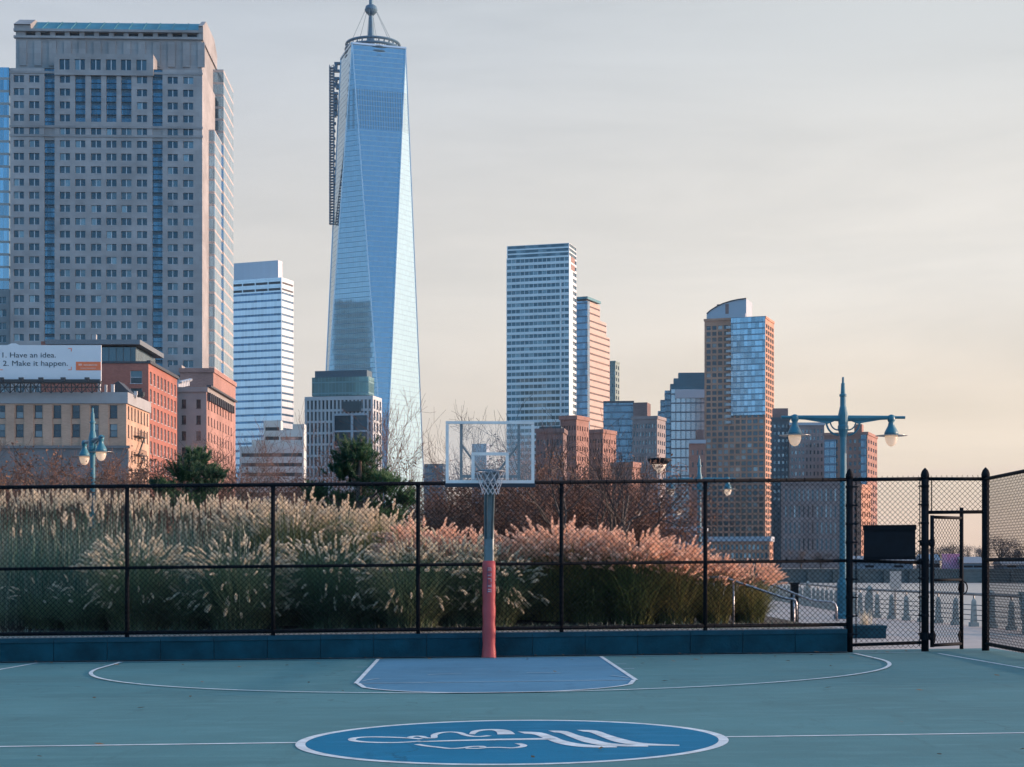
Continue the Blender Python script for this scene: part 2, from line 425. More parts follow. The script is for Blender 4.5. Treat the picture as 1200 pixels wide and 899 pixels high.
warmr = zramp([(0, (.76, .575, .46)), (.19, (.80, .685, .555)), (.445, (.775, .735, .675)), (.8, (.575, .60, .61)), (1, (.52, .58, .64))])
coolr = zramp([(0, (.74, .65, .61)), (.35, (.62, .595, .56)), (.8, (.485, .535, .60)), (1, (.47, .54, .63))])
sunside = rng(dt.outputs['Value'], -0.25, 0.33)
vs_ = N(nt, 'ShaderNodeVectorMath', operation='SCALE'); L(nt, mixc(nt, sunside, coolr, warmr), vs_.inputs[0]); vs_.inputs['Scale'].default_value = K
veil = vs_.outputs[0]
pinkb = math_n(nt, 'MULTIPLY', math_n(nt, 'MULTIPLY', rng(sx.outputs[2], .02, .09, 1, 0), sunside), rng(n2.outputs[0], .5, .62))
veil = mixc(nt, math_n(nt, 'MULTIPLY', pinkb, .5), veil, [x*K for x in (.74, .58, .53)])
tone = rng(n1.outputs[0], .3, .72, .945, 1.055)
veil = mixc(nt, 1.0, veil, tone, 'MULTIPLY')
dens = rng(n1.outputs[0], .30, .62, .93, .99)
# away from the sun the sky is a deeper blue overhead and pale again near the horizon
front = rng(sx.outputs[1], -.80, .40, 0.0, 1.0)
high = rng(sx.outputs[2], .36, .75, 1.0, 0.0)
front = math_n(nt, 'MULTIPLY', front, high)
blue = mixc(nt, rng(sx.outputs[2], .05, .32, 1.0, 0.0), [x*K for x in (.14, .45, .83)], [x*K for x in (.52, .84, 1.14)])
veil = mixc(nt, front, blue, veil)
# bright aureole round the low sun, well outside the picture on the right
d3 = N(nt, 'ShaderNodeVectorMath', operation='DOT_PRODUCT'); L(nt, tc.outputs['Generated'], d3.inputs[0]); d3.inputs[1].default_value = S
gl = math_n(nt, 'POWER', math_n(nt, 'MAXIMUM', d3.outputs['Value'], 0.0), 7.0)
au = N(nt, 'ShaderNodeVectorMath', operation='SCALE'); au.inputs[0].default_value = [x*K for x in (5.2, 3.7, 2.8)]; L(nt, gl, au.inputs['Scale'])
veil = mixc(nt, 1.0, veil, au.outputs[0], 'ADD')
L(nt, mixc(nt, dens, sky.outputs[0], veil), bg.inputs[0])
SC.view_settings.view_transform = 'Standard'; SC.view_settings.look = 'None'; SC.view_settings.exposure = 0.15; SC.view_settings.gamma = 1.0
SC.render.engine = 'CYCLES'; SC.cycles.max_bounces = 8; SC.cycles.transparent_max_bounces = 16; SC.cycles.caustics_reflective = False; SC.cycles.caustics_refractive = False
SC.cycles.use_denoising = True

# ------------------------------------------------------------------ the court's own frame
YAW = R(1.6); e1 = (math.cos(YAW), math.sin(YAW)); e2 = (-math.sin(YAW), math.cos(YAW)); O = (0.0, 14.8)
def W(u, v, z=0.0):
    x = O[0]+e1[0]*u+e2[0]*v; y = O[1]+e1[1]*u+e2[1]*v
    return Vector((x, y, z+TILT*x))
def u_at(px, v):
    m = (px-CX)/F; c, s = e1
    return (m*(O[1]+v*c)+v*s)/(c-m*s)
def uv_of(px, py, z=0.0):
    """photo pixel on the court plane -> court coordinates"""
    Y = (CH-z)/((py-HY)/F+TILT*(px-CX)/F); X = (px-CX)*Y/F
    dx, dy = X-O[0], Y-O[1]
    return dx*e1[0]+dy*e1[1], dx*e2[0]+dy*e2[1]
V_BASE, V_WALL, V_FENCE = 13.05, 13.42, 13.55
U_END = u_at(993, V_WALL); U_G1 = u_at(1084, V_FENCE); U_G2 = u_at(1155, V_FENCE); U_P1 = u_at(995.5, V_FENCE)

def mat_paint(name, col, spec=.3):
    """acrylic sport paint: faded patches, rubbed spots, dark scuffs and fine grit"""
    m, nt, out = nodes(name); b = N(nt, 'ShaderNodeBsdfPrincipled', Roughness=.8); L(nt, b.outputs[0], out.inputs[0]); b.inputs['Specular IOR Level'].default_value = spec
    tc = N(nt, 'ShaderNodeTexCoord')
    def noise(scale, detail, stretch=(1, 1, 1), rough=.6, rot=0):
        mp = N(nt, 'ShaderNodeMapping'); mp.inputs['Scale'].default_value = stretch; mp.inputs['Rotation'].default_value = (0, 0, R(rot)); L(nt, tc.outputs['Object'], mp.inputs[0])
        n = N(nt, 'ShaderNodeTexNoise', Scale=scale, Detail=detail, Roughness=rough); L(nt, mp.outputs[0], n.inputs['Vector']); return n.outputs[0]
    def ramp(v, a, b_, c=0., d=1.):
        n = N(nt, 'ShaderNodeMapRange'); L(nt, v, n.inputs[0])
        for k, x in enumerate((a, b_, c, d)): n.inputs[k+1].default_value = x
        return n.outputs[0]
    c = mixc(nt, ramp(noise(.35, 6), .35, .66), [x*.86 for x in col], [x*1.12 for x in col])
    c = mixc(nt, ramp(noise(2.6, 8, (.5, 1.6, 1)), .50, .70, 0, .7), c, [min(1, x*1.18+.02) for x in col])
    c = mixc(nt, ramp(noise(1.3, 9, (2.2, .5, 1), .7, 24), .57, .70, 0, .6), c, [x*.66 for x in col])
    c = mixc(nt, ramp(noise(3.4, 9, (.15, 3.5, 1), .65, -35), .64, .74, 0, .6), c, [x*.6+.004 for x in col])
    c = mixc(nt, ramp(noise(3.0, 9, (.2, 3.0, 1), .65, 50), .66, .76, 0, .5), c, [x*1.2+.05 for x in col])
    vw = N(nt, 'ShaderNodeTexNoise', Scale=1.1, Detail=5); L(nt, tc.outputs['Object'], vw.inputs['Vector'])
    va = N(nt, 'ShaderNodeVectorMath', operation='MULTIPLY_ADD'); L(nt, vw.outputs['Color'], va.inputs[0]); va.inputs[1].default_value = (1.1, 1.1, 0); L(nt, tc.outputs['Object'], va.inputs[2])
    vo = N(nt, 'ShaderNodeTexVoronoi', Scale=.16); vo.feature = 'DISTANCE_TO_EDGE'; L(nt, va.outputs[0], vo.inputs['Vector'])
    c = mixc(nt, math_n(nt, 'MULTIPLY', ramp(vo.outputs['Distance'], .0006, .0022, .55, 0), ramp(noise(.5, 2), .45, .6)), c, [x*.45 for x in col])
    c = mixc(nt, ramp(noise(55, 3), .40, .62, 0, .35), c, [x*.75 for x in col])
    L(nt, c, b.inputs['Base Color'])
    bp = N(nt, 'ShaderNodeBump', Strength=.35, Distance=.01); L(nt, noise(90, 4), bp.inputs['Height']); L(nt, bp.outputs[0], b.inputs['Normal'])
    return m
M_court = mat_paint('court_green_paint', (.064, .182, .192)); M_key = mat_paint('court_blue_grey_paint', (.066, .200, .300)); M_circle = mat_paint('court_blue_paint', (.002, .150, .265), .12)
M_line = mat('white_line_paint', (.60, .63, .64), rough=.75, var=.30, scale=5, bump=.2, bscale=50, detail=10)
M_fadeline = mat('worn_line_paint', (.27, .38, .45), rough=.78, var=.3, scale=5, detail=8)
M_jointshade = mat('joint_shade_asphalt', (.06, .075, .085), rough=.9, var=.3, scale=6, bump=.3)

def sheet(name, polys, m, z, parent):
    mb = MB()
    for poly in polys:
        vs = [W(u, v, z) for u, v in poly]
        mb.add(vs, [tuple(range(len(vs)))])
    return struct(name, mb, m, parent=parent)
def strip(path, w, closed=False, taper=None):
    """list of quads along a 2D path"""
    out = []; n = len(path); Lf = []; Rt = []
    for i in range(n):
        a = path[(i-1) % n] if (closed or i > 0) else path[i]; b = path[(i+1) % n] if (closed or i < n-1) else path[i]
        dx, dy = b[0]-a[0], b[1]-a[1]; l = math.hypot(dx, dy) or 1; nx, ny = -dy/l, dx/l
        ww = w if taper is None else taper(i/(n-1))
        Lf.append((path[i][0]+nx*ww/2, path[i][1]+ny*ww/2)); Rt.append((path[i][0]-nx*ww/2, path[i][1]-ny*ww/2))
    for i in range(n if closed else n-1):
        j = (i+1) % n; out.append([Rt[i], Rt[j], Lf[j], Lf[i]])
    return out
def arc(cx, cy, r, a0, a1, n=64): return [(cx+r*math.cos(R(a0+(a1-a0)*i/n)), cy+r*math.sin(R(a0+(a1-a0)*i/n))) for i in range(n+1)]

# the court slab as a grid so it follows the tilt
mb = MB()
for i in range(20):
    u0, u1 = -14+i*1.25, -14+(i+1)*1.25
    u1 = min(u1, U_G2+.35)
    mb.quad(W(u0, -16), W(u1, -16), W(u1, V_WALL+.9), W(u0, V_WALL+.9))
    if u1 >= U_G2+.35: break
court = struct('basketball_court', mb, M_court)
court['label'] = 'green painted basketball court surface'
CR = 1.88
sheet('center_circle', [arc(0, 0, CR-.09, 0, 360, 96)[:-1]], M_circle, .004, court)
sheet('circle_line', strip(arc(0, 0, CR-.045, 0, 360, 96)[:-1], .085, True), M_line, .004, court)
UE = U_G2+.2
sheet('half_court_line', [[(-14, -.033), (-CR, -.033), (-CR, .033), (-14, .033)], [(CR, -.033), (8.2, -.033), (8.2, .033), (CR, .033)]], M_line, .004, court)
V_FT = V_BASE-5.72; KW = 1.83; HOOPV = V_BASE-1.60
keypoly = [(-KW, V_BASE), (-KW, V_FT)]+arc(0, V_FT, KW, 180, 360, 40)+[(KW, V_FT), (KW, V_BASE)]
# the painted lane, closed towards the middle by the shallow curve of the three point line
RT = 6.02
def v3(u): return HOOPV-math.sqrt(RT*RT-u*u)
lane = [(-KW, V_BASE), (KW, V_BASE)]+[(KW-.02*0-2*KW*i/24, max(v3(KW-2*KW*i/24), V_FT-1.83)-.0) for i in range(25)]
lane = [(-KW, V_BASE), (-KW, V_FT)]+[(-KW+2*KW*i/24, min(V_FT, V_FT-(V_FT-(HOOPV-RT))*math.sqrt(max(0, 1-((-KW+2*KW*i/24)/KW)**2)))) for i in range(1, 24)]+[(KW, V_FT), (KW, V_BASE)]
sheet('key_paint', [lane], M_key, .004, court)
sheet('key_line', strip([(-KW, V_BASE), (-KW, V_FT)], .06)+strip([(KW, V_BASE), (KW, V_FT)], .06), M_line, .008, court)
sheet('free_throw_arc', strip([(-KW+.03, V_FT)]+lane[2:-2]+[(KW-.03, V_FT)], .06), M_line, .0085, court)
sheet('free_throw_line', strip([(-KW+.04, V_FT), (KW-.04, V_FT)], .06), M_fadeline, .008, court)
dash = []
for k in range(1, 8):
    a = 180.0*k/8
    if k % 2: dash += strip(arc(0, V_FT, KW-.0, a-8, a+8, 6), .05)
sheet('dashed_arc', dash, M_fadeline, .0085, court)
tp = [(-RT, V_BASE)]+[(-RT, HOOPV)]+arc(0, HOOPV, RT, 180, 360, 120)[1:-1]+[(RT, HOOPV), (RT, V_BASE)]
sheet('three_point_line', strip(tp, .058), M_line, .012, court)
sheet('base_line', [[(-9, V_BASE-.03), (7.2, V_BASE-.03), (7.2, V_BASE+.02), (-9, V_BASE+.02)]], M_fadeline, .015, court)
sheet('lane_mark', [r for s_ in (-1, 1) for vv in (V_BASE-2.1, V_BASE-3.3) for r in [[(s_*(KW+.05), vv), (s_*(KW+.22), vv), (s_*(KW+.22), vv+.06), (s_*(KW+.05), vv+.06)][::s_]]], M_fadeline, .004, court)
sl0, sl1 = uv_of(1100, 766), uv_of(1215, 786)
sheet('side_line', strip([sl0, sl1, (sl1[0]+.25, -10)], .06)+strip([uv_of(44, 777), uv_of(-30, 790)], .06), M_line, .004, court)
a0, a1, a2_ = uv_of(-10, 779), uv_of(36, 776.6), uv_of(-10, 776)
# the flowing white emblem in the centre circle
def lg(pts): return [uv_of(380+x/2.727, 820+y/2.727) for x, y in pts]
def smooth(p, n=5):
    out = []
    for i in range(len(p)-1):
        p0, p1, p2, p3 = p[max(0, i-1)], p[i], p[i+1], p[min(len(p)-1, i+2)]
        for k in range(n):
            t = k/n
            out.append(tuple(.5*((2*p1[j])+(-p0[j]+p2[j])*t+(2*p0[j]-5*p1[j]+4*p2[j]-p3[j])*t*t+(-p0[j]+3*p1[j]-3*p2[j]+p3[j])*t**3) for j in (0, 1)))
    out.append(p[-1]); return out
def band(top, bot):
    a, b = smooth(lg(top)), smooth(lg(bot)); n = min(len(a), len(b)); return [[b[i], b[i+1], a[i+1], a[i]] for i in range(n-1)]
em = []
em += strip(smooth(lg([(310, 128), (265, 124.5), (200, 122), (140, 121.5), (100, 124.5), (88, 130), (104, 135), (150, 138.5), (210, 139.5), (260, 138), (310, 134.5)])), .07)
em += strip(smooth(lg([(268, 125), (285, 119.5), (310, 119.5), (325, 124), (350, 124), (352, 115), (372, 108), (402, 105.5), (432, 108), (448, 114), (470, 119), (500, 120), (527, 117)])), .06)
em += strip(smooth(lg([(472, 113), (482, 104), (510, 99), (548, 98.5), (572, 103), (582, 113)])), .08, taper=lambda t: .05+.11*t)
em += strip(smooth(lg([(296, 145), (325, 150), (365, 154.5), (405, 158.5), (445, 156), (470, 152.5), (500, 151.5), (508, 154)])), .06)
em += strip(smooth(lg([(452, 158), (490, 158), (520, 155.5), (560, 155), (600, 156.5), (630, 153), (637, 148), (618, 142)])), .06)
em += strip(lg([(300, 136.5), (420, 133), (560, 129.5), (740, 127)]), .09, taper=lambda t: .07+.07*t)
em += band([(618, 104), (690, 107), (735, 120), (775, 135), (840, 146), (935, 152)], [(640, 111), (672, 114), (705, 127), (755, 144), (830, 154), (935, 155)])
em += band([(715, 101), (772, 103), (815, 117), (866, 130), (920, 142), (1035, 149.5)], [(735, 107), (755, 109), (790, 123), (832, 138), (905, 150), (1035, 152.5)])
em += band([(806, 99), (868, 101), (915, 116), (960, 129), (1020, 141), (1135, 147)], [(826, 104), (850, 107), (885, 121), (930, 137), (1005, 148), (1135, 150)])
sheet('emblem', em, M_line, .007, court)
sheet('wall_joint_shade', [[(-14, V_WALL-.13), (U_END, V_WALL-.10), (U_END, V_WALL+.02), (-14, V_WALL+.02)]], M_jointshade, .018, court)  # dark joint strip along the wall foot, with the contact shade painted in
# leaves and scuffs lying about the court
M_dead = mat_leaf('fallen_leaf', (.22, .13, .06), (.12, .08, .05), trans=.2)
mb = MB(); rr = random.Random(5)
for i in range(90):
    u = rr.uniform(-8.5, 7.2); v = 13.36-abs(rr.gauss(0, 1.0))**2*3.2 if rr.random() < .8 else rr.uniform(-2, 13)
    p = W(u, max(v, -2.2), .022); a = rr.uniform(0, 6.28); l = rr.uniform(.025, .055)
    d = Vector((math.cos(a), math.sin(a), 0)); q = Vector((-d.y, d.x, 0))
    mb.quad(p-d*l, p+q*l*.5, p+d*l+Vector((0, 0, .012)), p-q*l*.5+Vector((0, 0, .01)))
struct('fallen_leaves', mb, M_dead, kind='stuff')

# ------------------------------------------------------------------ low wall under the fence
M_slate = mat('dark_blue_slate', (.005, .056, .084), rough=.7, spec=.15, var=.45, scale=2.2, bump=.35, bscale=26, detail=9)
M_cope = mat('slate_coping', (.010, .062, .092), rough=.65, spec=.2, var=.3, scale=3, bump=.3, bscale=30)
M_joint = mat('pale_joint', (.13, .17, .2), rough=.9)
U0 = -17.0; WZ = .395
wt = thing('retaining_wall', 'low dark blue stone wall carrying the long fence behind the hoop', 'wall', W(-3, V_WALL))
mb = MB()
def ubox(mb, u0, u1, v0, v1, z0, z1, mi=0, n=1):
    for i in range(n):
        a, b = u0+(u1-u0)*i/n, u0+(u1-u0)*(i+1)/n
        mb.hexa((W(a, v0, z0), W(b, v0, z0), W(b, v1, z0), W(a, v1, z0)), (W(a, v0, z1), W(b, v0, z1), W(b, v1, z1), W(a, v1, z1)), mi)
rr = random.Random(3)
u = U0
slabs = [U_END-.88*k for k in range(0, 27)][::-1]
for i in range(len(slabs)-1):
    a, b = slabs[i]+.006, slabs[i+1]-.004
    v0 = V_WALL+rr.uniform(0, .004)
    ubox(mb, a, b, v0, V_WALL+.03, -.06, WZ-.075)
part('facing', mb, M_slate, wt)
mb = MB(); ubox(mb, slabs[0], U_END-.003, V_WALL+.032, V_WALL+.40, -.06, WZ-.078, 0, 8); part('core', mb, M_joint, wt)
mb = MB()
for i in range(len(slabs)-1): ubox(mb, slabs[i]+.003, slabs[i+1]-.003, V_WALL-.012, V_WALL+.40, WZ-.072, WZ)
part('coping', mb, M_cope, wt)

# ------------------------------------------------------------------ chain link fences
M_black = mat('black_vinyl_coated_steel', (.006, .009, .014), rough=.8, var=.3, scale=8, spec=.12)
M_wire = mat('black_vinyl_wire', (.006, .009, .013), rough=.8, var=.2, scale=8, spec=.12)
def chain(mb, A, B, zb, zt, pitch=.088, r=.0041, off=.0):
    """chain link wire between world points A and B (xy), from height zb to zt above the sloping court"""
    A = Vector((A[0], A[1], 0)); B = Vector((B[0], B[1], 0)); Ld = (B-A).length; d = (B-A)/Ld; nn = Vector((-d.y, d.x, 0)); H = zt-zb
    def q(s, t, o): p = A+d*s+nn*o; return Vector((p.x, p.y, zb+t+TILT*p.x))
    k0 = int(-H/pitch)-1; k1 = int(Ld/pitch)+1
    for k in range(k0, k1+1):
        c = k*pitch
        s0, s1 = max(0, c), min(Ld, c+H)
        if s1-s0 > .01: mb.tube((q(s0, s0-c, .0015), q(s1, s1-c, .0015)), r, 3, cap=False)
    for k in range(0, int((Ld+H)/pitch)+1):
        c = k*pitch
        s0, s1 = max(0, c-H), min(Ld, c)
        if s1-s0 > .01: mb.tube((q(s0, c-s0, -.0015), q(s1, c-s1, -.0015)), r, 3, cap=False)
def knuckles(mb, A, B, z, h=.035, pitch=.088, r=.003):
    A = Vector((A[0], A[1], 0)); B = Vector((B[0], B[1], 0)); Ld = (B-A).length; d = (B-A)/Ld
    for i in range(int(Ld/pitch)):
        p = A+d*(i+.5)*pitch; zz = z+TILT*p.x
        mb.tube(((p.x-d.x*.012, p.y-d.y*.012, zz), (p.x, p.y, zz+h)), r, 3, cap=False); mb.tube(((p.x+d.x*.012, p.y+d.y*.012, zz), (p.x-d.x*.004, p.y-d.y*.004, zz+h)), r, 3, cap=False)
def post_mb(p, zb, zt, r, cap='dome'):
    mb = MB(); mb.tube(((p.x, p.y, zb+TILT*p.x), (p.x, p.y, zt+TILT*p.x)), r, 12)
    z = zt+TILT*p.x
    if cap == 'acorn': mb.lathe((p.x, p.y, z), ((r*1.15, -.06), (r*1.18, 0), (r*1.05, .03), (r*.8, .07), (r*.35, .10), (r*.15, .115)), 12)
    else: mb.lathe((p.x, p.y, z), ((r*1.12, -.04), (r*1.12, 0), (r*.7, .025), (r*.1, .032)), 12)
    return mb
Z_BOT, Z_MID, Z_TOP = .468, 1.552, 2.905
fen = thing('chain_link_fence', 'long black chain link fence on the low stone wall', 'fence', W(-1, V_FENCE, WZ))
fu = [u_at(x, V_FENCE) for x in (-363, -192.5, -21.5, 149, 320, 490, 658, 826.5)]+[U_P1]
for k, u in enumerate(fu[:-1]):
    part('post', post_mb(W(u, V_FENCE), WZ-.02, Z_TOP-.01, .036), M_black, fen, True)
for k in range(len(fu)-1):
    a, b = W(fu[k], V_FENCE-.04), W(fu[k+1], V_FENCE-.04)
    mb = MB(); chain(mb, a, b, WZ+.012, Z_TOP+.01); part('chain_mesh', mb, M_wire, fen)
for nm, z, r in (('bottom_rail', Z_BOT, .03), ('middle_rail', Z_MID, .027), ('top_rail', Z_TOP, .032)):
    mb = MB(); mb.tube([W(u, V_FENCE-.005, z+(.012 if nm == 'middle_rail' else 0)*-k) for k, u in enumerate((fu[0], U_P1))], r, 10); part(nm, mb, M_black, fen, True)
mb = MB()
for k in range(len(fu)-1):
    n = 8
    for i in range(n):
        u = fu[k]+(fu[k+1]-fu[k])*(i+.5)/n
        for z, r in ((Z_TOP, .037), (Z_MID, .031), (Z_BOT, .034)):
            mb.tube((W(u-.008, V_FENCE-.005, z), W(u+.008, V_FENCE-.005, z)), r, 8)
o = part('tie_wire', mb, M_wire, fen); o['kind'] = 'stuff'

# the taller panel beside the gate
fp = thing('fence_panel', 'tall chain link fence panel holding a black board beside the gate', 'fence', W((U_P1+U_G1)/2, V_FENCE))
T2 = 2.955
part('post', post_mb(W(U_P1, V_FENCE), -.05, T2+.02, .056, 'acorn'), M_black, fp, True)
part('post', post_mb(W(U_G1, V_FENCE), -.05, T2+.02, .062, 'acorn'), M_black, fp, True)
mb = MB(); a, b = W(U_P1+.06, V_FENCE-.045), W(U_G1-.06, V_FENCE-.045); chain(mb, a, b, .06, Z_TOP+.02); knuckles(mb, a, b, Z_TOP+.02); part('chain_mesh', mb, M_wire, fp)
for nm, z0, z1, r in (('bottom_rail', .12, .15, .028), ('middle_rail', Z_MID-.01, Z_MID-.06, .028), ('top_rail', Z_TOP, Z_TOP, .032)):
    mb = MB(); mb.tube((W(U_P1, V_FENCE, z0), W(U_G1, V_FENCE, z1)), r, 10); part(nm, mb, M_black, fp, True)
mb = MB()
for u, sg in ((U_P1, 1), (U_G1, -1)):
    mb.tube((W(u+sg*.10, V_FENCE-.045, .1), W(u+sg*.10, V_FENCE-.045, Z_TOP)), .009, 6)
    for i in range(9):
        z = .3+i*.31; mb.tube((W(u, V_FENCE-.05, z), W(u+sg*.13, V_FENCE-.05, z)), .012, 6); mb.tube((W(u, V_FENCE, z-.02), W(u, V_FENCE, z+.02)), .068, 12)
part('tension_band', mb, M_black, fp)
# gate
UM = u_at(1152, V_FENCE)
tr = thing('gate_transom', 'chain link panel fixed above the narrow gate', 'fence', W((U_G1+U_G2)/2, V_FENCE, 2.3))
ZT = 2.34
mb = MB(); mb.tube((W(U_G1, V_FENCE, ZT), W(U_G2, V_FENCE, ZT)), .03, 10); part('bottom_rail', mb, M_black, tr, True)
mb = MB(); mb.tube((W(U_G1, V_FENCE, Z_TOP), W(U_G2, V_FENCE, Z_TOP-.01)), .03, 10); part('top_rail', mb, M_black, tr, True)
mb = MB(); a, b = W(U_G1+.05, V_FENCE-.045), W(U_G2-.05, V_FENCE-.045); chain(mb, a, b, ZT, Z_TOP+.02); knuckles(mb, a, b, Z_TOP+.02); part('chain_mesh', mb, M_wire, tr)
part('tension_band', (lambda m_: (m_.tube((W(U_G1+.10, V_FENCE-.045, ZT), W(U_G1+.10, V_FENCE-.045, Z_TOP)), .009, 6), m_)[1])(MB()), M_black, tr)
gt = thing('gate', 'narrow black chain link gate standing a little ajar', 'gate', W(U_G1+.10, V_FENCE-.02))
ga = R(41); gd = Vector((math.cos(ga+YAW), math.sin(ga+YAW), 0)); h0 = W(U_G1+.115, V_FENCE-.02); GW = .89
def G(s, z): p = h0+gd*s; return Vector((p.x, p.y, z+TILT*h0.x))
GB, GT, GM = .10, 2.26, 1.20
mb = MB()
for s in (0, GW): mb.tube((G(s, GB-.09 if s else GB-.03), G(s, GT+(.18 if s else .03))), .034, 10)
mb.tube((G(0, GT), G(GW, GT)), .028, 10); mb.tube((G(0, GB), G(GW, GB)), .028, 10); mb.tube((G(0, GM), G(GW, GM)), .024, 10)
part('frame', mb, M_black, gt, True)
mb = MB(); chain(mb, G(.03, 0), G(GW-.03, 0), GB, GT); part('chain_mesh', mb, M_wire, gt)
for z in (1.90, .32):
    mb = MB(); p = W(U_G1, V_FENCE); mb.tube((Vector((p.x, p.y, z-.05)), Vector((p.x, p.y, z+.05))), .078, 12); q0 = G(0, z); mb.tube((Vector((q0.x, q0.y, z-.06)), Vector((q0.x, q0.y, z+.06))), .046, 10)
    mb.tube((Vector((p.x+.05, p.y-.05, z)), Vector((q0.x, q0.y, z))), .03, 8); part('hinge', mb, M_black, gt)
mb = MB(); c = G(GW, 1.06)
mb.tube((c+Vector((0, 0, -.08)), c+Vector((0, 0, .08))), .05, 10)
mb.tube([c+gd*.03+Vector((math.cos(a)*.075, -.03, math.sin(a)*.11)) for a in [2*math.pi*i/14 for i in range(15)]], .012, 6)
part('latch', mb, M_black, gt)
mb = MB()
for s, sg in ((.05, 1), (GW-.05, -1)): mb.tube((G(s, GB+.05), G(s+sg*.04, GB+.16), G(s-sg*.01, GB+.22)), .016, 6)
part('corner_brace', mb, M_black, gt)
# right side fence, coming back along the court
sf = thing('side_fence', 'black chain link fence running back along the right edge of the court', 'fence', W(U_G2, V_FENCE))
SD = (0.62, -1.0); SDl = math.hypot(*SD)
def SF(t, z=0.0): return W(U_G2-.06*t, V_FENCE-t, z)
T3 = 2.955
part('post', post_mb(SF(0), -.05, T3+.02, .062, 'acorn'), M_black, sf, True)
for t in (2.6, 5.2): part('post', post_mb(SF(t), -.05, T3-.05, .04), M_black, sf, True)
mb = MB(); chain(mb, SF(.05), SF(7.5), .08, Z_TOP); part('chain_mesh', mb, M_wire, sf)
for nm, z in (('bottom_rail', .12), ('middle_rail', Z_MID-.02), ('top_rail', Z_TOP-.01)):
    mb = MB(); mb.tube((SF(0, z), SF(7.5, z)), .03, 10); part(nm, mb, M_black, sf, True)
mb = MB(); mb.tube((SF(.1, .1), SF(.1, Z_TOP)), .009, 6)
for i in range(9): mb.tube((SF(0, .25+i*.31), SF(.14, .25+i*.31)), .012, 6)
part('tension_band', mb, M_black, sf)
# black board hung on the panel
M_board = mat('black_board_face', (.006, .010, .016), spec=.15, rough=.6, var=.3, scale=5)
ub0, ub1 = u_at(1012.5, V_FENCE-.1), u_at(1072.5, V_FENCE-.1); zb0, zb1 = 1.60, 2.12
nb = thing('notice_board', 'blank black board wired to the tall fence panel', 'board', W((ub0+ub1)/2, V_FENCE-.1, zb0))
mb = MB(); ubox(mb, ub0, ub1, V_FENCE-.115, V_FENCE-.075, zb0, zb1); part('panel', mb, M_board, nb)
mb = MB(); ubox(mb, ub0-.01, ub1+.01, V_FENCE-.14, V_FENCE-.062, zb1-.075, zb1+.012); part('head_rail', mb, M_black, nb)
mb = MB(); ubox(mb, ub0, ub1, V_FENCE-.128, V_FENCE-.065, zb0-.05, zb0)
for i in range(4):
    uu = ub0+.08+(ub1-ub0-.16)*i/3; mb.tube((W(uu, V_FENCE-.13, zb0-.03), W(uu+.06, V_FENCE-.05, zb0-.03)), .012, 6)
part('foot_clip', mb, M_black, nb)

# ------------------------------------------------------------------ basketball hoop
M_galv = mat('galvanised_pole', (.13, .18, .20), rough=.45, metal=.3, var=.3, scale=3)
M_wframe = mat('white_frame', (.80, .75, .73), rough=.5, var=.18, scale=4)
M_acryl = mat_glass('clear_acrylic_board', tint=(.96, .96, .97), clear=.93)
M_pad = mat('red_vinyl_pad', (.48, .065, .07), rough=.5, var=.16, scale=3, bump=.35, bscale=7)
M_padtxt = mat('pad_lettering', (.05, .06, .12), rough=.6); M_padtxt2 = mat('pad_lettering_pale', (.6, .6, .62), rough=.6)
M_rimor = mat('worn_rim_steel', (.20, .22, .25), rough=.45, metal=.5, var=.4, scale=9)
M_net = mat('white_nylon_net', (.50, .50, .52), rough=.8, var=.15)
M_edgepad = mat('dark_edge_pad', (.018, .028, .045), rough=.6)
UH = 0.0
hp = W(u_at(573, 13.18), 13.18)
hoop = thing('basketball_hoop', 'basketball hoop with clear board, white net and red padded pole', 'basketball hoop', hp)
hx = hp.x; hy = hp.y; z0 = hp.z
def HP(x, y, z): return Vector((hx+x*e1[0]+y*e2[0], hy+x*e1[1]+y*e2[1], z0+z))
def hbox(mb, x0, x1, y0, y1, za, zb, mi=0): mb.hexa((HP(x0, y0, za), HP(x1, y0, za), HP(x1, y1, za), HP(x0, y1, za)), (HP(x0, y0, zb), HP(x1, y0, zb), HP(x1, y1, zb), HP(x0, y1, zb)), mi)
mb = MB(); s = .081; c = .02
prof = [(-s+c, -s), (s-c, -s), (s, -s+c), (s, s-c), (s-c, s), (-s+c, s), (-s, s-c), (-s, -s+c)]
mb.add([HP(x, y, 0) for x, y in prof]+[HP(x, y, 2.72) for x, y in prof], [tuple(range(8, 16))]+[(i, (i+1) % 8, 8+(i+1) % 8, 8+i) for i in range(8)])
part('pole', mb, M_galv, hoop)
BY = -1.22; BW = .70
# the arm and its braces
mb = MB(); hbox(mb, -.07, .07, BY+.16, -.0, 2.70, 2.84)
for sx_ in (-1, 1):
    mb.tube((HP(sx_*.05, -.04, 1.95), HP(sx_*.06, BY+.2, 2.72)), .022, 8)
part('arm', mb, M_galv, hoop)
ZB, ZTp = 2.79, 3.80
mb = MB(); hbox(mb, -BW+.035, BW-.035, BY, BY+.014, ZB+.075, ZTp-.045); bd = part('backboard', mb, M_acryl, hoop)
mb = MB()
hbox(mb, -BW, BW, BY-.02, BY+.03, ZTp-.042, ZTp); hbox(mb, -BW, BW, BY-.02, BY+.03, ZB+.03, ZB+.08)
for sx_ in (-1, 1): hbox(mb, *(sorted((sx_*(BW), sx_*(BW-.048)))), BY-.02, BY+.03, ZB+.082, ZTp-.05)
part('frame', mb, M_wframe, bd)
mb = MB(); sw, zs0, zs1 = .295, ZB+.09, ZB+.52
for x0, x1, za, zb in ((-sw, sw, zs1-.05, zs1), (-sw, -sw+.05, zs0, zs1-.052), (sw-.05, sw, zs0, zs1-.052)): hbox(mb, x0, x1, BY-.006, BY-.003, za, zb)
part('target_square', mb, M_wframe, bd)
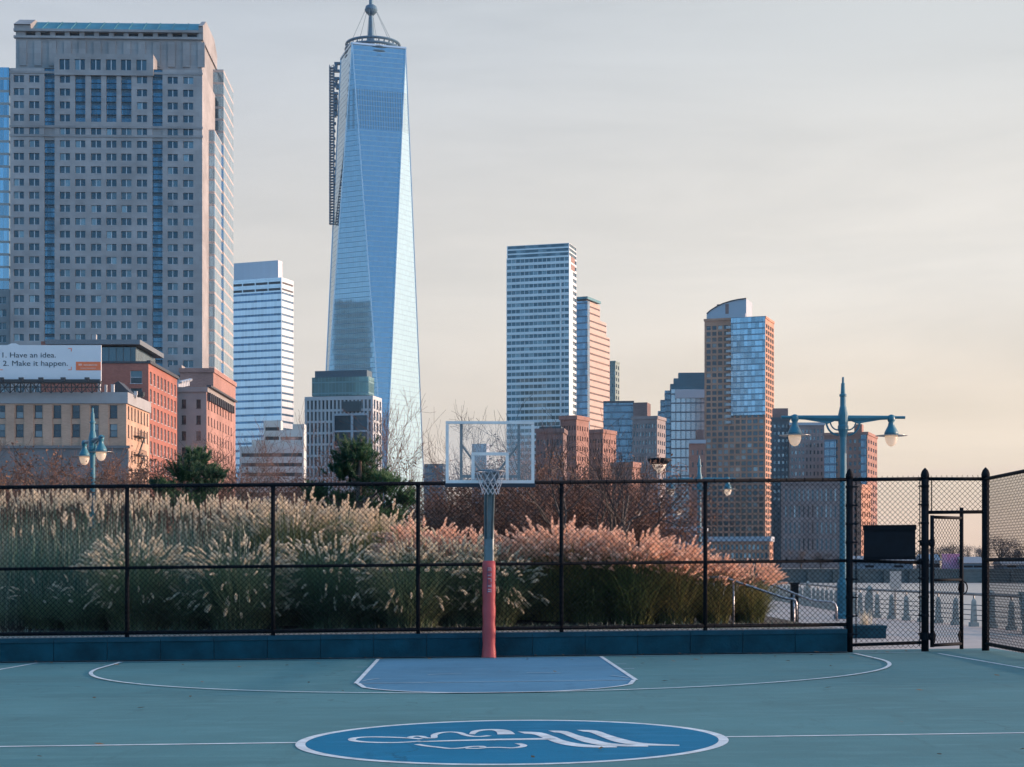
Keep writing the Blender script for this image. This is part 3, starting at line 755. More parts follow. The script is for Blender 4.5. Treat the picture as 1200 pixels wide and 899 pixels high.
mb = MB(); hbox(mb, -BW-.012, BW+.012, BY-.035, BY+.045, ZB-.03, ZB+.03)
part('edge_pad', mb, M_edgepad, bd)
mb = MB()
for sx_ in (-1, 1):
    hbox(mb, sx_*.455-.022, sx_*.455+.022, BY+.04, BY+.08, ZB+.07, ZTp-.04)
    mb.tube((HP(sx_*.45, BY+.07, ZTp-.36), HP(sx_*.06, BY+.2, ZB+.12)), .02, 8)
hbox(mb, -.455, .455, BY+.045, BY+.085, ZB+.12, ZB+.165)
hbox(mb, -.14, .14, BY+.02, BY+.17, ZB+.02, ZB+.2)
part('support_frame', mb, mat('dark_support_steel', (.06, .085, .11), rough=.6, var=.3), hoop)
RY = BY-.38; RZ = 2.99
mb = MB(); mb.tube([HP(.228*math.cos(2*math.pi*i/32), RY+.228*math.sin(2*math.pi*i/32), RZ) for i in range(33)], .011, 8, cap=False)
hbox(mb, -.11, .11, BY-.03, BY-.008, RZ-.16, RZ+.05); hbox(mb, -.10, .10, RY+.21, BY-.02, RZ-.012, RZ+.008)
for sx_ in (-1, 1): mb.tube((HP(sx_*.09, BY-.02, RZ-.13), HP(sx_*.15, RY+.17, RZ)), .012, 6)
rim = part('rim', mb, M_rimor, hoop)
mb = MB(); nlev = [(.226, 0), (.205, -.09), (.178, -.17), (.152, -.25), (.135, -.30), (.132, -.36)]
for i in range(12):
    for dr in (1, -1):
        pts = []
        for k, (r_, z) in enumerate(nlev):
            a = 2*math.pi*(i+dr*.5*k)/12; pts.append(HP(r_*math.cos(a), RY+r_*math.sin(a), RZ+z))
        mb.tube(pts, .005, 4, cap=False)
part('net', mb, M_net, hoop)
mb = MB(); rr = random.Random(2)
pp = []
for k in range(15):
    z = 1.60*k/14; w_ = .108+.006*math.sin(k*2.1)+(.014 if k == 0 else 0); pp.append((w_, z))
o = len(mb.v); ns = 16
for w_, z in pp:
    for k in range(ns):
        a = 2*math.pi*(k+.5)/ns; cx, sy = math.cos(a), math.sin(a); q = max(abs(cx), abs(sy)); rad = w_*(.55/q*1.0+.45)
        mb.v.append(tuple(HP(cx*rad, sy*rad, z)))
for i in range(len(pp)-1):
    for k in range(ns): mb.f.append((i*ns+k, i*ns+(k+1) % ns, (i+1)*ns+(k+1) % ns, (i+1)*ns+k)); mb.m.append(0)
mb.f.append(tuple((len(pp)-1)*ns+k for k in range(ns))); mb.m.append(0)
pad = part('pole_pad', mb, M_pad, hoop, True)
mb = MB(); rr = random.Random(11)
z = 1.49
for k in range(5):    # faded lettering running down the pad, illegible in the photograph
    hbox(mb, -.030, -.020, -.122, -.119, z-.075, z, 0); hbox(mb, -.019, .028, -.122, -.119, z-.012, z-.003, 0 if k % 2 else 1)
    if k != 2: hbox(mb, -.019, .022, -.122, -.119, z-.045, z-.035, 1)
    hbox(mb, .03, .037, -.122, -.119, z-.06, z-.004, 1)
    z -= .088
part('lettering', mb, [M_padtxt, M_padtxt2], pad)
# ------------------------------------------------------------------ ground, water, far bank
M_conc = mat('pale_esplanade_paving', (.40, .345, .315), rough=.85, var=.16, scale=1.5, bump=.2, bscale=20)
M_soil = mat('mulch_soil', (.060, .046, .034), rough=.95, var=.45, scale=5, bump=.8, bscale=25)
M_gravel = mat('pale_gravel', (.30, .28, .25), rough=.95, var=.35, scale=30, bump=.6, bscale=60)
M_city = mat('city_ground', (.10, .10, .10), rough=.95, var=.3, scale=.05)
M_wallst = mat('sea_wall_stone', (.10, .125, .13), rough=.85, var=.35, scale=.6, stretch=(1, 1, 3))
m, nt, out = nodes('river_water'); M_water = m
b = N(nt, 'ShaderNodeBsdfPrincipled', Roughness=.38); b.inputs['Base Color'].default_value = (.30, .265, .24, 1); b.inputs['IOR'].default_value = 1.6; L(nt, b.outputs[0], out.inputs[0])
tc = N(nt, 'ShaderNodeTexCoord'); mp = N(nt, 'ShaderNodeMapping'); mp.inputs['Scale'].default_value = (.6, 1.0, 1); L(nt, tc.outputs['Object'], mp.inputs[0])
nz = N(nt, 'ShaderNodeTexNoise', Scale=1.1, Detail=5, Roughness=.6); L(nt, mp.outputs[0], nz.inputs['Vector']); bp = N(nt, 'ShaderNodeBump', Strength=.25, Distance=.06); L(nt, nz.outputs[0], bp.inputs['Height']); L(nt, bp.outputs[0], b.inputs['Normal'])
GZ = .045
mb = MB(); mb.quad((-1500, -300, -2.6), (1500, -300, -2.6), (1500, 2600, -2.6), (-1500, 2600, -2.6)); struct('ground', mb, M_city)
shore = [(13.2, -60), (13.0, 10), (12.2, 34), (11.5, 40.5), (10.5, 48), (10.7, 54), (11.0, 60), (11.6, 80), (12.6, 115), (14, 180), (20, 333)]
mb = MB(); mb.quad((8, -300, -2.0), (1500, -300, -2.0), (1500, 334, -2.0), (8, 334, -2.0)); struct('river', mb, M_water)
mb = MB(); pts = [(5.3, 28.75), (9.4, 28.55), (9.4, -60)]+shore+[(-250, 333), (-250, 46), (5.3, 46)]
vs = [(x, y, GZ) for x, y in pts]; mb.add(vs, [tuple(range(len(vs)))]); 
for (x0, y0), (x1, y1) in zip(shore[:-1], shore[1:]): mb.quad((x0, y0, -2.6), (x1, y1, -2.6), (x1, y1, GZ), (x0, y0, GZ))
struct('esplanade', mb, M_conc)
mb = MB(); mb.quad((-1500, 334.3, .3), (1500, 334.3, .3), (1500, 2600, .3), (-1500, 2600, .3)); struct('city_ground', mb, M_city)
mb = MB(); mb.box(-300, 900, 333.2, 334.2, -2.5, .42); mb.box(-300, 900, 333.0, 334.4, .424, .75)
for i in range(90): x = 8+i*5.0; mb.box(x, x+.5, 332.6, 333.19, -2.5, .40)
solo('sea_wall', mb, M_wallst, 'long dark sea wall along the far side of the water', 'wall', (60, 333.2, -2.5))
# raised planting bed behind the long fence
def bedz(x, y): t = max(0, min(1, (y-29.3)/6.5)); k = max(0, min(1, (5.0-x)/4)); return .40+TILT*x+k*(.45*t*t*(3-2*t))
mb = MB(); nx, ny = 40, 12; X0, X1, Y0_, Y1_ = -19.0, 5.45, 28.72, 44.0
for j in range(ny+1):
    for i in range(nx+1): x = X0+(X1-X0)*i/nx; y = Y0_+(Y1_-Y0_)*(j/ny)**1.3+(.028*x*(1-j/ny)); mb.v.append((x, y, bedz(x, y)-.02))
for j in range(ny):
    for i in range(nx): a = j*(nx+1)+i; mb.f.append((a, a+1, a+nx+2, a+nx+1)); mb.m.append(0)
o = len(mb.v); 
for j in range(ny): a = j*(nx+1)+nx; p, q = mb.v[a], mb.v[a+nx+1]; mb.quad((p[0], p[1], -.05), (q[0], q[1], -.05), q, p)
for i in range(nx): a, b = mb.v[i], mb.v[i+1]; mb.quad((a[0], a[1], -.3), (b[0], b[1], -.3), b, a)
struct('planting_bed', mb, M_soil)
mb = MB(); pts = [W(U0, V_WALL+.41, WZ-.012), W(U_END-.02, V_WALL+.41, WZ-.012), W(U_END-.02, V_WALL+1.15, WZ-.002), W(U0, V_WALL+1.15, WZ-.002)]; mb.quad(*pts); struct('gravel_strip', mb, M_gravel)

# ------------------------------------------------------------------ lamp posts
M_lamp = mat('teal_lamp_paint', (.030, .165, .23), rough=.42, var=.22, scale=2.5)
M_disc = mat('lamp_brim', (.28, .30, .31), rough=.4, metal=.4)
m, nt, out = nodes('frosted_lamp_bowl'); M_bowl = m
b = N(nt, 'ShaderNodeBsdfPrincipled', Roughness=.25); b.inputs['Base Color'].default_value = (.85, .80, .74, 1); tl = N(nt, 'ShaderNodeBsdfTranslucent'); tl.inputs[0].default_value = (.9, .82, .72, 1)
mx = N(nt, 'ShaderNodeMixShader'); mx.inputs[0].default_value = .5; L(nt, b.outputs[0], mx.inputs[1]); L(nt, tl.outputs[0], mx.inputs[2]); ad = N(nt, 'ShaderNodeAddShader'); em_ = N(nt, 'ShaderNodeEmission', Strength=.22); em_.inputs[0].default_value = (1, .72, .5, 1); L(nt, mx.outputs[0], ad.inputs[0]); L(nt, em_.outputs[0], ad.inputs[1]); L(nt, ad.outputs[0], out.inputs[0])
HL = 6.66
def lamp_post():
    t = thing('lamp_post', '', 'lamp post', (0, 0, 0), 'teal twin arm lamp posts')
    mb = MB(); mb.lathe((0, 0, 0), ((.26, 0), (.26, .12), (.19, .16), (.18, .95), (.15, 1.05), (.115, 1.15), (.105, 2.5), (.088, 4.7), (.092, 5.0), (.125, 5.15), (.15, 5.22), (.15, 5.30), (.13, 5.34), (.14, 5.48), (.14, 5.62), (.10, 5.80), (.085, 5.86), (.082, 6.12), (.105, 6.13), (.105, 6.18), (.07, 6.2), (.055, 6.48), (.035, 6.5), (.032, 6.64), (.02, 6.66)), 14)
    part('pole', mb, M_lamp, t)
    for s in (-1, 1):
        mb = MB(); mb.tube(((s*.08, 0, 5.52), (s*.8, 0, 5.535), (s*1.45, 0, 5.55)), (.085, .068, .05), 8); mb.tube(((s*1.45, 0, 5.55), (s*1.72, 0, 5.55)), .04, 8)
        mb.prism([(s*.1, -.03, 5.50), (s*1.15, -.03, 5.50), (s*.55, -.03, 5.40), (s*.42, -.03, 5.37)], (0, .06, 0))
        mb.tube([(s*(.13+.34*math.sin(R(a))), 0, 5.06+.40*(1-math.cos(R(a)))) for a in range(0, 91, 10)], .028, 6); mb.tube([(s*(.14+.22*math.sin(R(a))), 0, 5.2+.26*(1-math.cos(R(a)))) for a in range(0, 91, 15)], .02, 6)
        arm = part('arm', mb, M_lamp, t)
        mb = MB(); mb.lathe((s*1.34, 0, 5.06), ((.195, .0), (.19, .08), (.15, .16), (.10, .25), (.075, .36), (.10, .40), (.11, .46), (.09, .54), (.03, .57)), 16); sh = part('lamp_hood', mb, M_lamp, t, True)
        mb = MB(); mb.lathe((s*1.34, 0, 5.05), ((.44, -.006), (.44, .0), (.2, .03), (.19, .02)), 24); part('brim', mb, M_disc, sh)
        mb = MB(); mb.lathe((s*1.34, 0, 4.75), ((.02, .0), (.09, .03), (.14, .10), (.172, .2), (.18, .3)), 16); part('lamp_bowl', mb, M_bowl, sh, True)
    return t
lp = lamp_post()
for k, (px, YY, rz, lab) in enumerate(((988, 46.7, 2, 'big nearest teal twin arm lamp post behind the end of the stone wall'), (108.5, 58.6, 116, 'teal lamp post seen nearly end on above the reeds, before the tan building'),
                                       (819.5, 80.0, 0, 'teal lamp post before the orange brick tower, lamps just below the fence top'), (772, 112.0, 0, 'smallest and farthest teal lamp post, its arms level with the brown shrubs'))):
    o = lp if k == 0 else copy_tree(lp)
    o.location = ((px-CX)*YY/F, YY, GZ if px > 700 else .3); o.rotation_euler = (0, 0, R(rz)); o['label'] = lab
# mushroom topped path light
M_steelpole = mat('pale_steel_pole', (.40, .41, .43), rough=.4, metal=.4, var=.15)
Yp = 62.0; xp = (772.5-CX)*Yp/F; zp = ZY(541, Yp)
pl_ = thing('path_light', 'pale steel pole light with wide dark disc cap before the grey slab', 'lamp post', (xp, Yp, GZ))
mb = MB(); mb.tube(((xp, Yp, GZ), (xp, Yp, zp-.28)), (.065, .055), 10); part('pole', mb, M_steelpole, pl_, True)
mb = MB(); mb.lathe((xp, Yp, zp), ((.10, -.12), (.30, -.10), (.42, .02), (.44, .10), (.42, .11), (.05, .09)), 20); part('cap', mb, M_board, pl_, True)
mb = MB(); mb.lathe((xp, Yp, zp-.42), ((.06, 0), (.10, .05), (.22, .20), (.27, .315)), 16); part('lens', mb, M_bowl, pl_, True)

# ------------------------------------------------------------------ waterfront railing
M_bol = mat('grey_green_granite', (.30, .33, .32), rough=.75, var=.25, scale=6, bump=.2)
M_rail = mat('dull_steel_rail', (.22, .23, .24), rough=.45, metal=.5, var=.2)
rl = thing('waterfront_railing', 'waterfront railing with tapered stone posts and steel cables beyond the gate', 'railing', (11, 45, GZ))
def along(ds):
    out = []; i = 0; acc = 0; rem = list(zip(shore[2:-2], shore[3:-1]))
    tot = [math.hypot(b[0]-a[0], b[1]-a[1]) for a, b in rem]
    for d in ds:
        k = 0; q = d
        while k < len(rem)-1 and q > tot[k]: q -= tot[k]; k += 1
        a, b = rem[k]; t = q/tot[k]; out.append(((a[0]+(b[0]-a[0])*t)-.35, a[1]+(b[1]-a[1])*t))
    return out
def obelisk(mb, x, y, w0, w1, h, c=.0):
    n = [(-1, -1), (1, -1), (1, 1), (-1, 1)]
    for (a0, z0), (a1, z1) in (((w0, 0), (w0, .10)), ((w0*.66, .10), (w1, h-.07)), ((w1, h-.07), (w1*.3, h))):
        mb.hexa([(x+p*a0/2, y+q*a0/2, GZ+z0) for p, q in n], [(x+p*a1/2, y+q*a1/2, GZ+z1) for p, q in n])
pitch = 1.12; ds = [.1+pitch*i for i in range(40)]; bp_ = along(ds)
for x, y in bp_: mb = MB(); obelisk(mb, x, y, .20, .092, .68); part('stone_post', mb, M_bol, rl)
def d_at(px):
    best = min((abs(CX+F*x/y-px), d) for d in [i*.02 for i in range(2400)] for x, y in along([d])); return best[1]
tall = along([d_at(1161), d_at(1019), d_at(947)])
for x, y in tall: mb = MB(); obelisk(mb, x, y, .25, .14, .90); part('tall_stone_post', mb, M_bol, rl)
for z, r_ in ((.16, .012), (.28, .012), (.40, .012), (.52, .012)):
    mb = MB(); mb.tube([(x, y, GZ+z) for x, y in bp_], r_, 5); part('cable', mb, M_rail, rl)
mb = MB(); mb.tube([(x-.02, y, GZ+.78) for x, y in bp_], .035, 8)
for x, y in bp_[::2]: mb.tube(((x, y, GZ+.62), (x, y, GZ+.78)), .02, 6)
part('top_rail', mb, M_rail, rl)
# board on the railing
xs, ys = bp_[11]; M_sign = mat('pale_sign_board', (.52, .45, .40), rough=.6, var=.1)
sg_ = thing('sign_board', 'small pale upright sign fixed above the waterfront railing', 'sign', (10.45, 46.4, GZ))
q0, q1 = P(1043, 690, 46.4), P(1056, 669.5, 46.4)
mb = MB(); mb.box(q0.x, q1.x, 46.38, 46.41, q0.z, q1.z); part('panel', mb, M_sign, sg_)
mb = MB(); mb.tube((((q0.x+q1.x)/2, 46.44, GZ), ((q0.x+q1.x)/2, 46.44, q1.z-.05)), .025, 8); part('post', mb, M_rail, sg_)
# planter by the panel
mb = MB(); q0, q1 = P(1000, 745, 34.2), P(1038.5, 745, 34.2); mb.box(q0.x, q1.x, 34.2, 35.2, GZ, GZ+.20); mb.box(q0.x-.02, q1.x+.02, 34.18, 35.22, GZ+.203, GZ+.26)
solo('stone_planter', mb, M_cope, 'low dark stone planter kerb behind the tall fence panel', 'planter', ((q0.x+q1.x)/2, 34.7, GZ))
# bench at the right edge
bn = thing('bench', 'grey slatted bench by the water at the right edge', 'bench', (10.95, 36.2, GZ))
mb = MB()
for i in range(6): mb.box(10.95, 12.0, 36.0+.085*i, 36.06+.085*i, GZ+.43, GZ+.47)
part('seat', mb, M_bol, bn)
mb = MB()
for i in range(4): mb.box(10.95, 12.0, 36.54+.03*i, 36.57+.03*i, GZ+.52+.1*i, GZ+.6+.1*i)
part('backrest', mb, M_bol, bn)
for x in (11.0, 11.45, 11.85): mb = MB(); mb.box(x, x+.07, 36.0, 36.55, GZ, GZ+.425); mb.box(x, x+.07, 36.56, 36.66, GZ+.3, GZ+.9); part('leg', mb, M_bol, bn)
# handrails of the ramp
M_hand = mat('brushed_steel_handrail', (.36, .37, .40), rough=.35, metal=.75, var=.15)
def handrail(label, pix, posts, Y):
    h = thing('handrail', label, 'handrail', P(posts[0], 728, Y), 'steel ramp handrails')
    mb = MB(); pts = []
    raw = [P(x, y, Y) for x, y in pix]
    for i, p in enumerate(raw):
        if 0 < i < len(raw)-1:
            a = (raw[i-1]-p).normalized(); b = (raw[i+1]-p).normalized(); d = min(.10, (raw[i-1]-p).length*.4, (raw[i+1]-p).length*.4)
            pts += [p+a*d, p+(a+b)*d*.28, p+b*d]
        else: pts.append(p)
    mb.tube(pts, .024, 10); part('rail', mb, M_hand, h, True)
    for x, y in [(x, None) for x in posts]:
        # rail height at this column
        for (x0, y0), (x1, y1) in zip(pix[:-1], pix[1:]):
            if x0 <= x <= x1 and x1 > x0: yy = y0+(y1-y0)*(x-x0)/(x1-x0); break
        q = P(x, yy, Y); zb = bedz(q.x, Y)-.03 if q.x < 5.4 else GZ
        mb = MB(); mb.tube(((q.x, Y, zb), (q.x, Y, q.z-.02)), .022, 8); mb.lathe((q.x, Y, zb), ((.05, 0), (.05, .012), (.02, .014)), 10); part('post', mb, M_hand, h, True)
    return h
handrail('steel handrail nearest the fence, starting at the last fence post before the corner', [(827, 729), (827, 676.5), (848, 676.5), (922, 702), (933, 702.5), (933.5, 729)], [859.5], 31.0)
handrail('second steel handrail running farther right behind the first', [(858, 729), (860, 677), (882, 676.5), (952, 704), (980, 706), (980.5, 728)], [930.5], 32.6)
# dark post between the rails
mb = MB(); q = P(931, 700, 33.2); mb.box(q.x-.07, q.x+.07, 33.13, 33.27, .3, q.z+.25); mb.box(q.x-.09, q.x+.09, 33.11, 33.29, q.z+.252, q.z+.29)
solo('dark_bollard', mb, M_board, 'dark square bollard standing behind the two handrails', 'bollard', (q.x, 33.2, .3))
# magenta hoarding on the far bank
M_mag = mat('magenta_hoarding', (.80, .10, .30), rough=.6, scale=.5, col2=(.62, .45, .55), stretch=(1, 1, .6))
q0, q1 = P(1104, 668.5, 345), P(1128, 649, 345)
hb = thing('hoarding', 'patchy magenta and grey hoarding on the far bank seen through the gate', 'hoarding', ((q0.x+q1.x)/2, 345, .3))
mb = MB(); mb.box(q0.x, q1.x, 345, 345.3, q0.z, q1.z); part('panel', mb, M_mag, hb)
mb = MB()
for x in (q0.x+.5, q1.x-.5): mb.box(x-.15, x+.15, 345.31, 345.6, .3, q1.z)
part('post', mb, M_dark_ := M_black, hb)

# ------------------------------------------------------------------ ornamental grasses
M_blade = mat_leaf('silver_green_blade', (.13, .20, .10), (.30, .32, .20), (.075, .14, .085), trans=.4)
M_blade2 = mat_leaf('olive_grass_blade', (.14, .17, .06), (.30, .25, .11), (.09, .14, .055), trans=.4)
M_dry = mat_leaf('silvery_reed_stem', (.52, .52, .43), (.07, .13, .09), (.06, .15, .11), trans=.35)
M_plume = mat_leaf('rusty_pink_plume', (.96, .73, .59), (.74, .50, .38), (.86, .62, .48), trans=.5, nscale=1.5)
M_plume2 = mat_leaf('silver_tan_plume', (.82, .76, .64), (.52, .48, .38), (.68, .62, .50), trans=.5, nscale=1.5)
M_plume3 = mat_leaf('cream_reed_plume', (.88, .78, .64), (.64, .55, .43), (.76, .66, .52), trans=.5, nscale=1.5)
UPV = Vector((0, 0, 1))
def blade(mb, p, az, Lg, lean, droop, w, rr, seg=4):
    out = Vector((math.cos(az), math.sin(az), 0)); side = Vector((-out.y, out.x, 0)); side = (side+UPV*rr.uniform(-.3, .3)+out*rr.uniform(-.5, .5)).normalized()
    pts = []
    for i in range(seg+1):
        t = i/seg; pts.append(p+out*(Lg*lean*t**1.6)+UPV*(Lg*(t*math.sqrt(max(.05, 1-.7*lean*lean))-droop*t**3)))
    o = len(mb.v)
    for i, q in enumerate(pts[:-1]):
        ww = w*(1-.75*(i/seg)**1.5)/2; mb.v += [tuple(q-side*ww), tuple(q+side*ww)]
    mb.v.append(tuple(pts[-1]))
    for i in range(seg-1): mb.f.append((o+2*i, o+2*i+1, o+2*i+3, o+2*i+2)); mb.m.append(0)
    mb.f.append((o+2*seg-2, o+2*seg-1, o+2*seg)); mb.m.append(0)
    return pts
def plume(mb, p, dirv, Lg, rr, n=30, fat=1.0, curl=.5):
    d = dirv.normalized(); hz = Vector((d.x, d.y, 0)); pts = [p]; seg = 6
    for i in range(seg):
        d = (d+hz*.10*curl-UPV*.16*curl).normalized(); pts.append(pts[-1]+d*Lg/seg)
    o0 = len(mb.v)
    for k in range(n):
        t = (k+rr.random())/n; i = min(seg-1, int(t*seg)); ft = t*seg-i
        q = pts[i].lerp(pts[i+1], ft); ax = (pts[i+1]-pts[i]).normalized(); b = ax.orthogonal().normalized(); c = ax.cross(b); an = rr.uniform(0, 6.283)
        prof = (.45+.55*math.sin(math.pi*min(1, t*1.05)**.8))*(1-.35*t)
        l = Lg*.34*fat*prof*rr.uniform(.7, 1.3); lat = b*math.cos(an)+c*math.sin(an)
        e = q+(ax*.85+lat*.55*fat-UPV*.12)*l; s = ax.cross(lat)*(.0085+.004*fat)
        mb.v += [tuple(q-s*.7), tuple(q+s*.7), tuple(q.lerp(e, .55)+s*1.3), tuple(e), tuple(q.lerp(e, .55)-s*1.3)]
        mb.f.append((o0, o0+1, o0+2, o0+3, o0+4)); mb.m.append(0); o0 += 5
def grass_clump(seed, H, spread, nb, npl, droopy, mblade, mplume, pl_len=.30, name='grass_clump'):
    rr = random.Random(seed); t = thing(name, '', 'ornamental grass', (0, 0, 0))
    bm_, pm = MB(), MB()
    for i in range(nb):
        a = rr.uniform(0, 6.283); r0 = spread*.26*math.sqrt(rr.random()); p = Vector((math.cos(a)*r0, math.sin(a)*r0, 0)); az = a+rr.gauss(0, .5)
        low = rr.random() < .4
        Lg = H*(rr.uniform(.35, .62) if low else rr.uniform(.6, .9)); ln = rr.uniform(.35, .9) if low else abs(rr.gauss(.28, .2))*spread/(H*.62)
        blade(bm_, p, az, Lg, min(.95, ln), rr.uniform(.15, .5) if low else rr.uniform(.03, .35), rr.uniform(.012, .022), rr)
    tops = []
    for i in range(npl):
        a = rr.uniform(0, 6.283); r0 = spread*.16*math.sqrt(rr.random()); p = Vector((math.cos(a)*r0, math.sin(a)*r0, 0))
        q = math.sqrt(rr.random()); lean = min(.7, .06+.40*q*spread/(H*.70)); Lg = H*(1.0-.16*q*q)*rr.uniform(.82, 1.0); hang = droopy and rr.random() < .30
        if hang: lean = rr.uniform(.35, .75); Lg = H*rr.uniform(.45, .8)
        pts = blade(bm_, p, a, Lg, lean, rr.uniform(.2, .45) if hang else .04+.10*q, .007, rr)
        plume(pm, pts[-2].lerp(pts[-1], .5), pts[-1]-pts[-2], pl_len*rr.uniform(.75, 1.25), rr, n=30, fat=rr.uniform(.75, 1.1), curl=(2.2 if hang else .7)*rr.uniform(.5, 1.3))
        tops.append(pts[-1].z)
    tops.sort(); t['top'] = tops[int(len(tops)*.93)]+pl_len*.45
    part('blades', bm_, mblade, t); part('plumes', pm, mplume, t)
    return t
protos = {'drp': [grass_clump(100+i, 1.60, 1.45, 1500, 210, True, M_blade, M_plume2, .15, 'fountain_grass') for i in range(3)],
          'grn': [grass_clump(150+i, 1.25, 1.5, 1000, 14, True, M_blade, M_plume2, .18, 'green_grass') for i in range(2)],
          'upr': [grass_clump(200+i, 1.85, 1.30, 1000, 270, False, M_blade2, M_plume, .21, 'plume_grass') for i in range(3)],
          'tal': [grass_clump(300+i, 2.3, 1.30, 1600, 115, False, M_blade if i else M_blade2, M_plume3, .18, 'tall_plume_grass') for i in range(2)]}
PTOP = {}
for kd, lst in protos.items():
    for q, o in enumerate(lst): PTOP[(kd, q)] = o['top']; del o['top']
used = set()
def put_grass(kind, var, px, ptop, Y, label, sx_=1.0, rz=None, group=None):
    pr = protos[kind][var]
    if (kind, var) in used: o = copy_tree(pr)
    else: o = pr; used.add((kind, var))
    x = (px-CX)*Y/F; zb = bedz(x, Y)-.02; H = PTOP[(kind, var)] if kind != 'grn' else 1.2
    s = (ZY(ptop, Y)-zb)/H; o.location = (x, Y, zb); o.scale = (s*sx_, s*sx_, s); o.rotation_euler = (0, 0, random.uniform(0, 6.28) if rz is None else rz)
    o['label'] = label; o['category'] = 'ornamental grass'; o['group'] = group or {'drp': 'rounded fountain grasses in the front row', 'grn': 'low green grasses in the front row', 'upr': 'pink plumed grasses', 'tal': 'tall grasses of the second row'}[kind]
front = [('grn', -38, 668, 'low green clump at the left edge of the photo'), ('grn', 52, 672, 'dull low clump in the leftmost full bay of the fence'), ('drp', 160, 624, 'rounded clump straddling the first visible fence post, silver seed heads drooping over the wall'),
         ('grn', 218, 664, 'low green clump between the first and second visible fence posts'), ('drp', 280, 628, 'rounded clump with pale head just left of the second fence post'), ('grn', 332, 666, 'low dark green clump just right of the second fence post'),
         ('drp', 387, 622, 'rounded clump with pale plume head in the middle of the third bay'), ('grn', 436, 660, 'low green clump left of the third fence post'), ('drp', 482, 630, 'rounded clump behind the third fence post with tan plumes'),
         ('drp', 536, 624, 'broad clump with white hanging seed heads left of the red pole'), ('drp', 578, 640, 'clump directly behind the hoop pole'), ('grn', 100, 668, 'low green clump under the leaning silver stems left of the first post')]
for k, (kd, px, pt_, lab) in enumerate(front): put_grass(kd, k % (3 if kd == 'drp' else 2), px, pt_, 30.0+.25*((k*7) % 4)+(.3 if kd == 'grn' else 0), ('fountain grass, ' if kd == 'drp' else 'grass, ')+lab, 1.0)
tops = [(345, 574, 33.2, 'tall clump behind the second fence post, plumes near the fence top'), (398, 580, 33.6, 'tall pink clump under the big pine on its left'), (450, 590, 33.0, 'olive and pink clump under the big pine on its right'), (300, 580, 33.8, 'tall clump left of the second fence post, plumes touching the top rail'),
        (497, 612, 32.0, 'pink clump sloping down right of the third fence post'), (545, 618, 31.8, 'pink clump left of the hoop pole behind the hanging white heads'),
        (608, 622, 31.6, 'tan clump at the left end of the right hand row, dark gap beneath it'), (650, 612, 31.4, 'tallest bushy pink clump just left of the fourth fence post'), (692, 616, 31.2, 'pink clump right of the fourth fence post'), (742, 620, 31.0, 'pink clump under the bare tree with a green tuft below'),
        (790, 634, 31.2, 'low pink clump left of the fifth fence post'), (835, 650, 31.4, 'low pink clump right of the fifth fence post, behind the handrail'), (877, 655, 31.8, 'last pink clump at the right end of the row beside the ramp')]
for k, (px, pt_, Y, lab) in enumerate(tops): put_grass('upr' if px > 480 else 'tal', k % (3 if px > 480 else 2), px, pt_, Y, 'plume grass, '+lab, 1.12 if px > 590 else 1.0)
# the tall reeds filling the back of the bed on the left: one uncountable mass
rr = random.Random(77); rb1, rb2 = MB(), MB()
def reed_top(px):
    pts = [(-120, 546), (0, 547), (40, 543), (160, 546), (200, 555), (300, 556), (345, 563), (420, 576), (470, 597), (520, 640)]
    for (a, ya), (b, yb) in zip(pts[:-1], pts[1:]):
        if a <= px <= b: return ya+(yb-ya)*(px-a)/(b-a)
    return 640
for i in range(9000):
    px = rr.uniform(-100, 500); Y = rr.uniform(30.9, 36.5); x = (px-CX)*Y/F; zb = bedz(x, Y); zt_ = ZY(reed_top(px)+6, Y)
    Lg = (zt_-zb)*rr.uniform(.45, 1.0)*(1.0 if Y > 34 else .86)
    if Lg < .3: continue
    blade(rb1, Vector((x, Y, zb)), rr.uniform(0, 6.283), Lg, min(.95, abs(rr.gauss(.18, .30))), rr.uniform(.0, .45), rr.uniform(.010, .028), rr, 4)
for i in range(620):
    px = rr.uniform(-90, 480); Y = rr.uniform(34.6, 36.8) if rr.random() < .86 else rr.uniform(32.8, 34.6); x = (px-CX)*Y/F; zb = bedz(x, Y); zt_ = ZY(reed_top(px)-3, Y)
    Lg = (zt_-zb)*rr.uniform(.90, 1.03)*(1.0 if Y > 34.6 else rr.uniform(.72, .92)); a = rr.uniform(0, 6.283)
    if Lg < .5: continue
    pts = blade(rb1, Vector((x, Y, zb)), a, Lg-.12, abs(rr.gauss(.05, .07)), .02, .008, rr, 4); plume(rb2, pts[-2], pts[-1]-pts[-2], rr.uniform(.16, .32), rr, n=28, fat=rr.uniform(.7, 1.1), curl=rr.uniform(.2, .9))
rd = thing('reed_bed', 'tall feathery reeds massed behind the grass clumps', 'reeds', (-7, 34, .5)); rd['kind'] = 'stuff'
for nm, mb, m_ in (('reed_stems', rb1, M_dry), ('reed_plumes', rb2, M_plume3)): o = part(nm, mb, m_, rd); o['kind'] = 'stuff'
# short tufts and litter along the kerb of the bed
mb = MB()
for i in range(1500):
    px = rr.uniform(-60, 950); Y = rr.uniform(29.1, 29.8); x = (px-CX)*Y/F
    if x > 5.0: continue
    blade(mb, Vector((x, Y, bedz(x, Y)-.02)), rr.uniform(0, 6.28), rr.uniform(.05, .22), rr.uniform(.2, .9), rr.uniform(0, .4), .012, rr, 3)
struct('dry_grass_tufts', mb, M_dry, kind='stuff')
